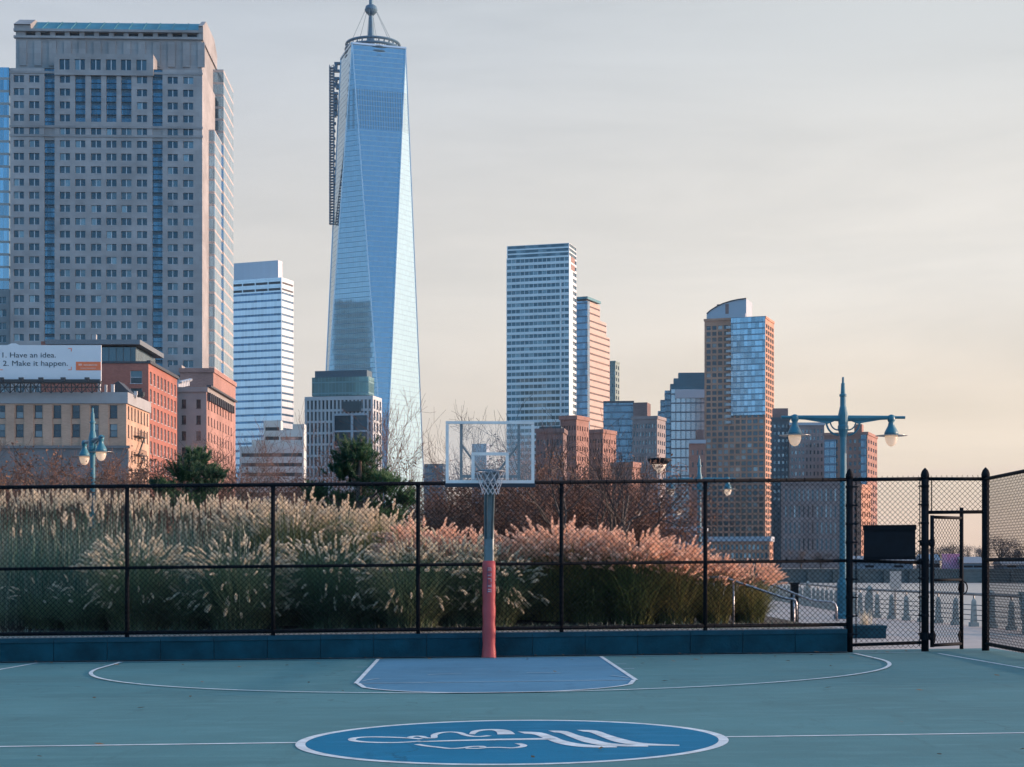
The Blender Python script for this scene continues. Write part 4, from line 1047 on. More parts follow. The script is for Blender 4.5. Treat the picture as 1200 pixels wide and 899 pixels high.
# dry tuft in the planter
tf = MB()
for i in range(90): blade(tf, Vector((7.25+rr.gauss(0, .07), 34.7+rr.gauss(0, .07), GZ+.20)), rr.uniform(0, 6.28), rr.uniform(.2, .5), rr.uniform(.1, .7), rr.uniform(0, .3), .014, rr, 3)
solo('dry_tuft', tf, M_plume2, 'small dry grass tuft growing in the low stone planter', 'plant', (7.25, 34.7, GZ+.2))

# ------------------------------------------------------------------ bare trees and shrubs
M_bark = mat('grey_bark', (.085, .070, .062), rough=.9, var=.35, scale=6)
M_twig = mat_leaf('red_brown_twig', (.17, .090, .070), (.10, .065, .055), trans=.0, rough=.8)
M_twig2 = mat_leaf('grey_brown_twig', (.085, .068, .062), (.045, .04, .04), trans=.0, rough=.8)
M_deadleaf = mat_leaf('russet_dead_leaf', (.22, .115, .075), (.13, .075, .055), trans=.3)
def grow(tm, cm, p, d, Lg, r, lev, maxlev, rr, rise, wob, leafmb=None, ld=0, ksplit=(2, 4)):
    seg = 4 if lev < 2 else 3; pts = [p]; dd = d.normalized()
    for i in range(seg):
        dd = (dd+Vector((rr.gauss(0, wob), rr.gauss(0, wob), rr.gauss(0, wob)+rise))).normalized(); pts.append(pts[-1]+dd*Lg/seg)
    r1 = r*(.55 if lev < maxlev else .4); rs = [max(.0045, r+(r1-r)*i/seg) for i in range(seg+1)]
    (tm if lev <= 1 else cm).tube(pts, rs, 6 if lev == 0 else (4 if lev == 1 else 3), cap=False)
    if leafmb is not None and lev >= maxlev-1:
        for k in range(ld):
            q = pts[rr.randrange(1, seg+1)]+Vector((rr.gauss(0, .06), rr.gauss(0, .06), rr.gauss(0, .06))); a = Vector((rr.gauss(0, 1), rr.gauss(0, 1), rr.gauss(0, 1))).normalized()*rr.uniform(.018, .036); b = a.orthogonal().normalized()*a.length*.6
            leafmb.quad(q-a, q+b, q+a, q-b)
    if lev >= maxlev: return
    for k in range(rr.randint(*ksplit)+(1 if lev == 0 else 0)):
        t = rr.uniform(.35, 1.0) if k else 1.0; i = min(seg-1, int(t*seg)); q = pts[i].lerp(pts[i+1], t*seg-i); ax = (pts[i+1]-pts[i]).normalized(); b = ax.orthogonal().normalized(); c = ax.cross(b); an = rr.uniform(0, 6.283); sp = rr.uniform(.35, .95)
        nd = ax+(b*math.cos(an)+c*math.sin(an))*sp
        grow(tm, cm, q, nd, Lg*rr.uniform(.55, .82), max(.005, r1*rr.uniform(.6, .85)), lev+1, maxlev, rr, rise, wob, leafmb, ld, ksplit)
def tree_proto(name, seed, H, r, stems, maxlev, rise, wob, mtw, ld=0, spread=.25, ksplit=(2, 4)):
    rr = random.Random(seed); t = thing(name, '', 'tree', (0, 0, 0)); tm, cm = MB(), MB(); lf = MB() if ld else None
    for s in range(stems):
        a = 6.283*s/max(1, stems)+rr.uniform(-.4, .4); off = .06 if stems > 1 else 0
        d = Vector((math.cos(a)*spread*(1 if stems > 1 else .1), math.sin(a)*spread*(1 if stems > 1 else .1), 1))
        grow(tm, cm, Vector((math.cos(a)*off, math.sin(a)*off, 0)), d, H*.40*rr.uniform(.85, 1.1), r/(1 if stems < 3 else 1.5), 0, maxlev, rr, rise, wob, lf, ld, ksplit)
    zmax = max(v[2] for v in cm.v+tm.v)
    k = H/zmax
    for mb in (tm, cm)+((lf,) if lf else ()): mb.v = [(x*k, y*k, z*k) for x, y, z in mb.v]
    part('trunk', tm, M_bark, t)
    if lf: cm.m = [0]*len(cm.f); o = len(cm.v); cm.v += lf.v; cm.f += [tuple(i+o for i in f) for f in lf.f]; cm.m += [1]*len(lf.f); part('crown', cm, [mtw, M_deadleaf], t)
    else: part('crown', cm, mtw, t)
    return t
TP = {'bare': [tree_proto('bare_tree', 11, 6.0, .09, 1, 5, .05, .13, M_twig2), tree_proto('bare_tree', 12, 6.0, .08, 3, 5, .07, .12, M_twig, spread=.45)],
      'shrub': [tree_proto('bare_shrub', 21+i, 3.4, .04, 6, 4, .02, .16, M_twig, ld=5, spread=.75, ksplit=(3, 4)) for i in range(3)],
      'open': [tree_proto('open_tree', 31, 4.2, .13, 6, 4, .03, .15, M_twig2, spread=.95, ksplit=(2, 3))]}
tused = set()
def put_tree(kind, var, px, ptop, Y, label, wide=1.0, rz=0.0, zb=None, group=None):
    pr = TP[kind][var]; H = {'bare': 6.0, 'shrub': 3.4, 'open': 4.2}[kind]
    if (kind, var) in tused: o = copy_tree(pr)
    else: o = pr; tused.add((kind, var))
    x = (px-CX)*Y/F; zb = (bedz(x, Y) if (Y < 44 and x < 5.2) else .3) if zb is None else zb
    if zb > .2 and x > 5.3: zb = GZ
    s = (ZY(ptop, Y)-zb)/H; o.location = (x, Y, zb-.03); o.scale = (s*wide, s*wide, s); o.rotation_euler = (0, 0, rz); o['label'] = label; o['category'] = 'shrub' if kind == 'shrub' else 'tree'
    o['group'] = group or {'bare': 'bare trees behind the reeds', 'shrub': 'brown winter shrubs', 'open': 'open branched trees'}[kind]
for k, (px, pt_, Y, w_, lab) in enumerate([(20, 512, 62, 1.2, 'brown winter shrub at the left edge in front of the tan building base'), (75, 518, 66, 1.2, 'brown winter shrub just left of the end on lamp post'), (140, 520, 60, 1.25, 'brown winter shrub below the corner of the tan building'), (185, 528, 64, 1.1, 'brown winter shrub left of the smaller pine'),
        (285, 520, 58, 1.1, 'brown winter shrub right of the smaller pine'), (-40, 520, 60, 1.2, 'brown winter shrub cut by the left edge'), (330, 548, 60, 1.0, 'low brown winter shrub under the stepped white building'), (505, 562, 46, 1.15, 'reddish shrub behind the third bay below the far dark block'), (548, 560, 48, 1.1, 'reddish shrub left of the hoop pole below the backboard'),
        (610, 514, 44, 1.1, 'dense brown shrub behind the right lower corner of the backboard'), (648, 508, 45, 1.15, 'tallest dense brown shrub right of the backboard'), (690, 524, 46, 1.1, 'dense brown shrub left of the open branched tree'), (716, 545, 48, .9, 'brown shrub below the low red brick building'), (585, 540, 50, 1.05, 'brown shrub straight behind the net')]):
    put_tree('shrub', k % 3, px, pt_, Y, lab, w_, k*1.3)
for k, (var, px, pt_, Y, w_, lab) in enumerate([(1, 468, 452, 52, .8, 'tall bare red twigged tree in front of the bright base of the skyscraper'), (0, 268, 492, 56, .9, 'bare tree beside the pink brick side wall, right of the smaller pine'), (1, 312, 488, 60, .9, 'bare tree before the silver tower base'), (0, 545, 470, 75, .7, 'thin bare tree seen through the left of the backboard'), (1, 232, 508, 70, .9, 'bare tree behind the smaller pine'),
        (0, 590, 478, 80, .7, 'slender bare tree rising beside the right of the backboard'), (0, 5, 500, 75, 1.0, 'bare tree at the left edge before the tan windows'), (1, 110, 516, 78, 1.0, 'bare tree behind the end on lamp post'), (0, 452, 500, 58, .8, 'smaller bare tree touching the right of the big pine'), (1, 630, 488, 54, .85, 'bare brown tree screening the dark roofed block beside the backboard'), (0, 668, 500, 57, .9, 'bare brown tree in front of the square brick block'), (1, 700, 506, 60, .9, 'bare brown tree in front of the salmon sided block')]):
    put_tree('bare', var, px, pt_, Y, lab, w_, k*2.1)
put_tree('open', 0, 702, 462, 38.5, 'open branched bare tree spreading above the pink grass right of the hoop', .72, .6)
# ------------------------------------------------------------------ pines
M_needle = mat_leaf('dark_pine_needle', (.018, .070, .034), (.040, .115, .045), (.012, .050, .032), trans=.15)
def pine(seed, H, lab, px, Y, tilt_, lobes, zb):
    rr = random.Random(seed); x = (px-CX)*Y/F; t = thing('pine_tree', lab, 'tree', (x, Y, zb), 'dark pines'); tm, nm = MB(), MB(); base = Vector((x, Y, zb))
    tm.tube((base, base+Vector((tilt_*.3, 0, H*.5)), base+Vector((tilt_, 0, H*.92))), (.10, .075, .03), 7)
    for cx, cz, rx, rz_, n in lobes:
        c = base+Vector((cx, rr.uniform(-.35, .35), cz)); st = base+Vector((tilt_*min(1, cz/H), 0, max(.3, cz-.4)))
        tm.tube((st, st.lerp(c, .5)+Vector((0, 0, -.08)), c), (.035, .028, .012), 5)
        for k in range(int(n*1.5)):
            u, v, w_ = rr.gauss(0, .27), rr.gauss(0, .27), rr.gauss(0, .27); q = c+Vector((u*rx, v*rx, w_*rz_)); tipd = Vector((u*.7, v*.7, .55+.5*w_)).normalized()
            tm.tube((c.lerp(q, .3), q), (.010, .005), 3, cap=False)
            for j in range(44):
                b = (tipd+Vector((rr.gauss(0, .62), rr.gauss(0, .62), rr.gauss(0, .62)))).normalized(); l = rr.uniform(.08, .14); p = q+tipd*rr.uniform(-.10, .06); s = b.orthogonal().normalized()*.0085
                nm.add((p-s, p+s, p+b*l), ((0, 1, 2),))
    part('trunk', tm, M_bark, t); part('needles', nm, M_needle, t)
pine(5, 4.0, 'bigger dark pine with three rounded crowns behind the reeds', 418, 40.0, .1, [(.0, 3.30, .85, .62, 120), (-.30, 3.0, .7, .5, 60), (.25, 2.75, .8, .55, 70), (-.95, 2.45, .55, .38, 45), (.75, 2.62, .6, .45, 55), (1.1, 2.3, .55, .35, 35), (-.2, 2.2, 1.0, .5, 70), (.7, 1.95, .9, .45, 60), (-.8, 1.9, .7, .4, 45), (.2, 1.6, 1.2, .5, 60)], bedz(-4, 40))
pine(6, 3.4, 'smaller dark pine poking above the reeds before the pink brick side wall', 226, 42.0, -.05, [(.05, 3.42, .55, .42, 60), (-.15, 3.1, .75, .45, 70), (.42, 3.0, .6, .38, 50), (-.65, 2.7, .5, .3, 40), (.25, 2.65, .8, .4, 60), (-.2, 2.3, .9, .4, 60)], bedz(-8, 42))
# ------------------------------------------------------------------ far bank
M_fartwig = mat_leaf('grey_violet_twigs', (.115, .105, .11), (.075, .072, .08), trans=.1, rough=.9, nscale=.2)
def far_tree(seed):
    rr = random.Random(seed); t = thing('far_tree', '', 'tree', (0, 0, 0)); tm, cm = MB(), MB()
    tm.tube(((0, 0, 0), (.05, 0, .45), (0, 0, .8)), (.035, .025, .008), 6)
    lob = [(rr.gauss(0, .24), rr.gauss(0, .2), rr.uniform(.35, .85)) for _ in range(9)]
    for lx, ly, lz in lob:
        tm.tube(((0, 0, .3), (lx*.6, ly*.6, lz*.75), (lx, ly, lz)), (.016, .010, .004), 4)
        for k in range(95):
            q = Vector((lx+rr.gauss(0, .085), ly+rr.gauss(0, .085), min(1.0, lz+rr.gauss(0, .075)))); d = Vector((rr.gauss(0, 1), rr.gauss(0, 1), rr.gauss(.6, 1))).normalized()*rr.uniform(.02, .06); b = d.orthogonal().normalized()*.006
            cm.quad(q-d-b, q-d+b, q+d+b*.5, q+d-b*.5)
    part('trunk', tm, M_bark, t); part('crown', cm, M_fartwig, t); return t
FT = [far_tree(50+i) for i in range(3)]
for k, (px, pt_, Y, w_, lab) in enumerate([(1172, 626, 360, 1.0, 'biggest hazy tree crown on the far bank, right of the gate'), (1150, 640, 372, 1.1, 'small hazy tree between the gate and the next post'), (1196, 634, 366, 1.2, 'hazy far bank tree at the right edge'), (1186, 643, 350, 1.2, 'low hazy tree just right of the biggest far bank crown'), (1040, 649, 380, 1.4, 'low hazy tree below the left half of the black board'),
        (1064, 647, 372, 1.3, 'hazy far bank tree below the right half of the black board'), (1078, 642, 392, 1.1, 'hazy far bank tree right of the black board'), (1098, 640, 386, 1.2, 'hazy far bank tree left of the magenta hoarding'), (1134, 638, 384, 1.1, 'hazy far bank tree right of the magenta hoarding'), (1118, 636, 398, 1.1, 'hazy tree rising behind the magenta hoarding'),
        (962, 646, 356, 1.2, 'bare tree on the far bank before the lower grey block'), (938, 642, 352, 1.1, 'bare tree on the far bank beside the orange brick tower'), (985, 650, 360, 1.3, 'low tree on the far bank behind the big lamp post'), (1012, 652, 355, 1.4, 'low tree at the foot of the sunlit brick block')]):
    o = FT[k] if k < 3 else copy_tree(FT[k % 3]); x = (px-CX)*Y/F; h = ZY(pt_, Y)-.3
    o.location = (x, Y, .28); o.scale = (h*w_, h*w_, h); o.rotation_euler = (0, 0, k*1.7); o['label'] = lab; o['group'] = 'hazy trees on the far bank'
def shed(lab, x0, x1, pt_, Y, dep, m_, roof):
    a, b = P(x0, 0, Y), P(x1, 0, Y); z = ZY(pt_, Y); t = thing('waterside_shed', lab, 'shed', ((a.x+b.x)/2, Y, .3), 'low sheds on the far bank')
    mb = MB(); mb.box(a.x, b.x, Y, Y+dep, .3, z); part('wall', mb, m_, t)
    mb = MB(); mb.prism([(a.x-.4, Y-.5, z+.02), (a.x-.4, Y+dep+.5, z+.02), (a.x-.4, Y+dep/2, z+1.3)], (b.x-a.x+.8, 0, 0)); part('roof', mb, roof, t)
    n = max(2, int((b.x-a.x)/4))
    for i in range(n): mb = MB(); xx = a.x+(b.x-a.x)*(i+.5)/n; mb.box(xx-.9, xx+.9, Y-.06, Y-.003, 1.0, max(1.4, z-.6)); part('window', mb, M_board, t)
M_sb = mat('weathered_blue_siding', (.13, .19, .25), rough=.7, var=.2); M_sr = mat('grey_roofing', (.20, .22, .25), rough=.7, var=.15)
shed('long low blue shed on the far bank below the black board', 1002, 1070, 659, 341, 8, M_sb, M_sr); shed('small grey shed beside the magenta hoarding', 1082, 1101, 657, 343, 6, M_sr, M_sb); shed('low shed on the far bank behind the gate latch', 1129, 1152, 660, 342, 6, M_sb, M_sr); shed('low blue shed at the right edge of the far bank', 1176, 1215, 662, 341, 7, M_sb, M_sr)
# ------------------------------------------------------------------ the city across the cove
M_paneB = mat_pane('blue_window_glass', (.03, .075, .105), (.22, .30, .34), metal=.45, share=.13)
M_paneD = mat_pane('dark_window_glass', (.022, .045, .065), (.20, .24, .27), metal=.35, share=.25)
M_paneG = mat_pane('grey_window_glass', (.05, .10, .13), (.30, .35, .38), metal=.5, share=.4)
M_mull = mat('pale_mullion', (.50, .54, .58), rough=.6, var=.1)
M_dframe = mat('dark_window_frame', (.03, .04, .05), rough=.6)
M_granite = mat_brick('grey_pink_granite', (.30, .30, .31), (.245, .245, .255), bw=2.35, bh=1.3, var=.07, rough=.7)
M_granite2 = mat_brick('grey_crown_granite', (.25, .255, .265), (.21, .21, .22), bw=2.35, bh=1.6, var=.08, rough=.75)
M_copper = mat('blue_green_copper_roof', (.05, .19, .24), rough=.45, metal=.2, var=.3, scale=.2)
M_dkslate = mat('dark_roof_edge', (.045, .055, .07), rough=.6)
M_cw_blue = mat_curtain('blue_bay_glass', (.24, .40, .52), (.42, .38, .37), fh=3.95, mw=1.5, lw=.2, metal=.75, var=.25)
M_roof = mat('flat_roof_gravel', (.12, .12, .125), rough=.95)

# --- big granite tower on the left
Y1 = 520.0; th = R(2.0)
fr, sd = block(12, 237, 252, Y1, th); z1 = ZY(82, Y1); k1 = Y1/F
gt_ = thing('granite_tower', 'tall grey granite tower with hipped copper roof and rows of paired windows', 'tower', (fr.pt(fr.w/2, 0).x, Y1, 0))
FH = 15.1*k1; cols = [fr.a_at(x) for x in (22, 40, 58, 76, 94, 112.5, 130.5, 148, 166.3, 184.5, 202.3, 220.5)]
ww, wh = 11.8*k1, 8.3*k1
us = [0.0]
for c in cols: us += [c-ww/2, c+ww/2]
us.append(fr.w); us = sorted(us)
zt0 = ZY(94.5, Y1); NR = 26
rowz = [zt0-FH*i for i in range(NR)]
zs = [0.0]
for z in reversed(rowz): zs += [z-wh/2, z+wh/2]
zs.append(z1)
# glazed vertical strips (columns 2 and 9 full height, centre four at the top) run over several rows
def cell(i, j):
    if i % 2 == 0: return None
    c = (i-1)//2
    if c in (2, 9): return 'strip' if 1 <= j < len(zs)-1 and not (j//2 in (NR-5,) and False) else None
    if 4-0 <= c <= 7 and j >= 2*(NR-4)+1 and j < len(zs)-1: return 'strip'
    return 'win' if j % 2 == 1 else None
wall = MB(); wall_grid(wall, fr, us, zs, lambda i, j: cell(i, j) is not None, .5)
wall_grid(wall, sd, [0, sd.w], [0, z1], lambda i, j: False, .5)
shell(wall, fr, sd, 0, z1); part('wall', wall, M_granite, gt_)
wins = []
for j in range(len(zs)-2, 0, -1):
    for i in range(1, len(us)-1):
        if cell(i, j) == 'win': wins.append((fr, us[i], zs[j], us[i+1]-us[i], zs[j+1]-zs[j]))
put_windows(gt_, wins, [M_paneB, M_mull], .45, 'pair', 100)
M_strip = mat_curtain('dark_strip_glazing', (.07, .16, .23), (.04, .09, .13), fh=FH, mw=1.55, lw=.3, mlw=.1, metal=.6, var=.3)
for c in (2, 9, 4, 5, 6, 7):
    s0, s1 = us[1+2*c], us[2+2*c]
    for a, b in (([1, 2*(NR-5)+0], [2*(NR-5)+2, len(zs)-1]) if c in (2, 9) else ([2*(NR-4)+1, len(zs)-1],)):
        mb = MB(); mb.quad(fr.pt(s0, zs[a], -.45), fr.pt(s1, zs[a], -.45), fr.pt(s1, zs[b], -.45), fr.pt(s0, zs[b], -.45))
        for q in (.25, .5, .75): mb.obox(fr.pt(s0+(s1-s0)*q-.08, 0, -.44), fr.u, .16, fr.n, .2, zs[a]+.02, zs[b]-.02, 0)
        part('window_strip', mb, M_strip, gt_)
    if c in (2, 9):
        z0_, z1_ = zs[2*(NR-5)], zs[2*(NR-5)+2]
        mb = MB(); mb.obox(fr.pt(s0, 0, -.2), fr.u, s1-s0, -fr.n, .2, z0_+.01, z1_-.01); part('spandrel_panel', mb, M_granite2, gt_)
# string courses
mb = MB()
for py in (92.3-5.5, 150.0, 160.5): mb.obox(fr.pt(-.2, 0, .25), fr.u, fr.w+.4, -fr.n, .22, ZY(py, Y1)-.35, ZY(py, Y1)+.35)
part('string_course', mb, M_granite2, gt_)
# raised centre bay with six windows
f2 = Face(fr.pt(fr.a_at(64), 0, .6), fr.u[:2], fr.a_at(180)-fr.a_at(64)); zz = [ZY(90, Y1), ZY(84, Y1), ZY(71.5, Y1), ZY(65, Y1)]
mb = MB(); us2 = [0.0]
for x in (76, 94, 112.5, 130.5, 148, 166): q = fr.a_at(x)-fr.a_at(64); us2 += [q-ww/2, q+ww/2]
us2.append(f2.w); wall_grid(mb, f2, us2, zz, lambda i, j: i % 2 == 1 and j == 1, .5)
s2 = Face(f2.pt(f2.w, 0), (-fr.u.y, fr.u.x), 9.0); shell(mb, f2, s2, zz[0], zz[-1], 0, False, True)
mb.quad(f2.pt(0, zz[0]), f2.pt(f2.w, zz[0]), f2.pt(f2.w, zz[0], -9), f2.pt(0, zz[0], -9))
part('centre_bay', mb, M_granite2, gt_)
put_windows(gt_, [(f2, us2[i], zz[1], us2[i+1]-us2[i], zz[2]-zz[1]) for i in range(1, len(us2)-1, 2)], [M_paneB, M_mull], .45, 'pair', 100, 'bay_window')
# crown: set-back block, loggia, hipped roof, gabled ends
Yc = Y1+7; fc, sc_ = block(18.5, 236.5, 252.5, Yc, th)
zc = [ZY(83, Yc), ZY(46.5, Yc), ZY(45, Yc), ZY(39.5, Yc), ZY(37.5, Yc)]
mb = MB(); us3 = [0.0]
for i in range(12):
    a = fc.a_at(30+i*17.2); b = fc.a_at(41.5+i*17.2); us3 += [a, b]
us3.append(fc.w); wall_grid(mb, fc, us3, zc, lambda i, j: i % 2 == 1 and j == 2, 1.2)
shell(mb, fc, sc_, zc[0], zc[-1], 0, False, True)
part('crown_wall', mb, M_granite2, gt_)
mb = MB()
for i in range(1, len(us3)-1, 2): mb.quad(fc.pt(us3[i], zc[2], -1.15), fc.pt(us3[i+1], zc[2], -1.15), fc.pt(us3[i+1], zc[3], -1.15), fc.pt(us3[i], zc[3], -1.15))
part('loggia_glazing', mb, M_paneD, gt_)
mb = MB()
for i in range(13):
    a = fc.a_at(23.0+i*17.4); mb.obox(fc.pt(a, 0, .4), fc.u, 2.2, -fc.n, .38, zc[0]+1, zc[1]-1)
part('crown_pilaster', mb, M_granite2, gt_)
mb = MB(); mb.obox(fc.pt(-.5, 0, .8), fc.u, fc.w+1.0, -fc.n, 1.4, zc[1]-.2, zc[1]+.5); mb.obox(fc.pt(-.5, 0, .9), fc.u, fc.w+1, -fc.n, 1.4, zc[4]-.5, zc[4]+.25); part('cornice', mb, M_granite2, gt_)
D = sc_.w; zr = ZY(27, Yc+6)
A, B = fc.pt(fc.a_at(30)-0, zc[4], -.2), fc.pt(fc.a_at(233.5), zc[4], -.2)
A2, B2 = fc.pt(fc.a_at(34), zr, -7), fc.pt(fc.a_at(233.5), zr, -7); A3, B3 = A2-fc.n*max(4, D-14), B2-fc.n*max(4, D-14); A4, B4 = A-fc.n*(D-.4), B-fc.n*(D-.4)
mb = MB(); mb.quad(A, B, B2, A2); mb.quad(A2, B2, Vector((B3.x, B3.y, zr)), Vector((A3.x, A3.y, zr))); mb.quad(A3, B3, B4, A4); mb.quad(B, B4, B3, B2); mb.quad(A4, A, A2, A3)
for i in range(13):
    q0 = A.lerp(B, (i+.0)/12.0); q1 = A2.lerp(B2, (i+.0)/12.0); mb.tube((q0+fc.n*.1, q1+fc.n*.1), .22, 4)
part('copper_roof', mb, M_copper, gt_)
for x0, x1, nm in ((17, 36.5, 0), (233.0, 238.3, 1)):
    a, b = fc.a_at(x0), fc.a_at(x1); zb_, zm = zc[4]+.3, ZY(32, Yc)
    o = fc.pt(a, 0, .6); mb = MB(); mb.obox(o, fc.u, b-a, -fc.n, D+1.2, zb_-3.0 if nm else zb_, zm)
    ztop = ZY(25.5, Yc+6); p = [fc.pt(a, zm, 1.2), fc.pt(b, zm, 1.2), fc.pt(b, ztop, -6), fc.pt(a, ztop, -6)]
    q = [fc.pt(a, zm, -D-1.2), fc.pt(b, zm, -D-1.2), fc.pt(b, ztop, -D+6), fc.pt(a, ztop, -D+6)]
    mb.quad(*p); mb.quad(q[1], q[0], q[3], q[2]); mb.quad(p[3], p[2], q[2], q[3]); mb.add([p[1], q[1], q[2], p[2]], [(0, 1, 2, 3)]); mb.add([p[0], q[0], q[3], p[3]], [(3, 2, 1, 0)])
    part('gable_end', mb, M_granite2, gt_)
# glass bays on both flanks
for nm, xl, xc, xr, pt_, pb_, YY in (('glass_bay', 236.5, 262, 273.5, 81.5, 640, 552), ('glass_bay', 237.5, 251.5, 262, 152, 640, 534), ('glass_bay', -30, 10.5, 13, 79, 339, 533)):
    glassbox(gt_, nm, xl, xc, xr, pt_, pb_, YY, th, M_cw_blue)
f3, s3 = block(-40, 11.5, 13, 531, th); mb = MB(); zz3 = [ZY(640, 531)]
us4 = spaced(f3.w, 3, .62, .3)
rz = [ZY(352+15.1*i, 531) for i in range(8)][::-1]
for z in rz: zz3 += [z-wh/2, z+wh/2]
zz3.append(ZY(339.5, 531)); wall_grid(mb, f3, us4, zz3, lambda i, j: i % 2 == 1 and j % 2 == 1, .5); shell(mb, f3, s3, zz3[0], zz3[-1]); part('lower_wing', mb, M_granite, gt_)
put_windows(gt_, [(f3, us4[i], zz3[j], us4[i+1]-us4[i], zz3[j+1]-zz3[j]) for i in (1, 3, 5) for j in range(1, len(zz3)-1, 2)], [M_paneB, M_mull], .45, 'pair', 30, 'wing_window')

# --- silver banded tower
M_silver = mat_curtain('silver_blue_cladding', (.64, .70, .76), (.46, .52, .58), fh=3.2, mw=1.5, lw=.03, mlw=.03, metal=.55, rough=.22, var=.06)
M_ribbon = mat_curtain('dark_ribbon_glass', (.10, .19, .30), (.08, .14, .22), fh=3.2, mw=1.5, lw=.02, mlw=.05, metal=.6, var=.3)
st, f_, s_, zt = banded('silver_tower', 'pale silver blue office tower with thin dark floor bands beside the granite tower', 'tower', 262, 330, 344, 325, 770, R(-21), M_silver, M_ribbon, 3.25, hf=.30, depth=.25, topm=6.5)
glassbox(st, 'roof_screen', 274, 326, 330, 305, 326, 785, R(-21), mat('pale_roof_screen', (.50, .53, .60), rough=.5, var=.06, scale=.2, stretch=(3, 3, .1)))
mb = MB()
for py in (331, 338.5):
    z = ZY(py, 770)
    for i in range(4): mb.obox(f_.pt(f_.w*(.12+.22*i), 0, .06), f_.u, f_.w*.20, -f_.n, .04, z-.55, z+.55)
    mb.obox(s_.pt(.6, 0, .06), s_.u, s_.w-1.2, -s_.n, .04, z-.45, z+.45)
part('louvre_band', mb, M_dkslate, st)

# --- the supertall glass tower: square base, eight tall triangles, square top turned 45 degrees
Yt = 1382.0; ct = Vector(((437-CX)*Yt/F, Yt, 0)); ph = R(17.6)
M_super = mat_curtain('supertall_blue_glass', (.245, .39, .49), (.13, .26, .37), fh=4.05, mw=1.55, lw=.12, mlw=.05, metal=.92, rough=.06, var=.05, louvre=(350, 382), coat=.05)
tw = thing('supertall_glass_tower', 'tapering blue glass skyscraper with mast, tallest in the skyline', 'skyscraper', (ct.x, Yt, 0))
rt, rb = 31.15, 43.6; zb_, ztt = 56.0, ZY(63, Yt)
top = [ct+Vector((math.cos(ph+R(-135+90*k)), math.sin(ph+R(-135+90*k)), 0))*rt+Vector((0, 0, ztt)) for k in range(4)]   # L,(near) ...
bot = [ct+Vector((math.cos(ph+R(-90+90*k)), math.sin(ph+R(-90+90*k)), 0))*rb+Vector((0, 0, zb_)) for k in range(4)]
mb = MB()
for k in range(4):
    b0, b1 = bot[(k-1) % 4], bot[k]; t0, t1 = top[k], top[(k+1) % 4]
    mb.add((b0, b1, t0), ((0, 1, 2),)); mb.add((b1, t1, t0), ((0, 1, 2),))
mb.add(top, ((0, 1, 2, 3),)); part('curtain_wall', mb, M_super, tw)
mb = MB(); mb.prism([Vector((p.x, p.y, 0)) for p in bot], (0, 0, zb_)); part('podium', mb, M_super, tw)
M_edge = mat('steel_edge_trim', (.50, .58, .66), rough=.3, metal=.6, var=.1)
mb = MB()
for k in range(4):
    mb.tube((bot[k], top[k]), .55, 4); mb.tube((bot[(k)], top[(k+1) % 4]), .55, 4); mb.tube((top[k]+Vector((0, 0, .2)), top[(k+1) % 4]+Vector((0, 0, .2))), 1.0, 4)
part('edge_trim', mb, M_edge, tw)
M_steelb = mat('blue_grey_mast_steel', (.05, .12, .18), rough=.5, metal=.4, var=.3, scale=.3)
ring = MB()
for z, r_ in ((-7.5, 21.5), (-4, 21.8), (-.5, 22), (3, 22), (7, 21.5)): ring.tube([ct+Vector((r_*math.cos(R(6*i)), r_*math.sin(R(6*i)), ztt+z)) for i in range(61)], 1.15, 6, cap=False)
for i in range(30):
    a = R(12*i); b = R(12*i+12); ring.tube((ct+Vector((21.7*math.cos(a), 21.7*math.sin(a), ztt-5)), ct+Vector((21.7*math.cos(b), 21.7*math.sin(b), ztt+6.5))), .32, 4); ring.tube((ct+Vector((21.7*math.cos(a), 21.7*math.sin(a), ztt-5)), ct+Vector((21.7*math.cos(a), 21.7*math.sin(a), ztt+6.5))), .4, 4)
for i in range(8): a = R(45*i); ring.tube((ct+Vector((21*math.cos(a), 21*math.sin(a), ztt+3)), ct+Vector((0, 0, ztt+4))), .5, 4)
part('communications_ring', ring, M_steelb, tw)
mast = MB(); mast.lathe((ct.x-1.5, ct.y, ztt), ((3.4, 0), (3.2, 8), (2.8, 14), (2.2, 22), (1.7, 30), (1.6, 118), (1.0, 119), (.7, 124)), 12)
mast.lathe((ct.x-1.5, ct.y, ztt+31), ((2, 0), (4.4, 2.5), (5.3, 4.5), (4.4, 7.5), (2, 9)), 16)
part('mast', mast, M_steelb, tw)
mb = MB()
for i in range(6): a = R(60*i+20); mb.tube((ct+Vector((19*math.cos(a), 19*math.sin(a), ztt+6)), ct+Vector((4.8*math.cos(a)-1.5, 4.8*math.sin(a), ztt+35))), .18, 3)
part('stay_cable', mb, M_steelb, tw)
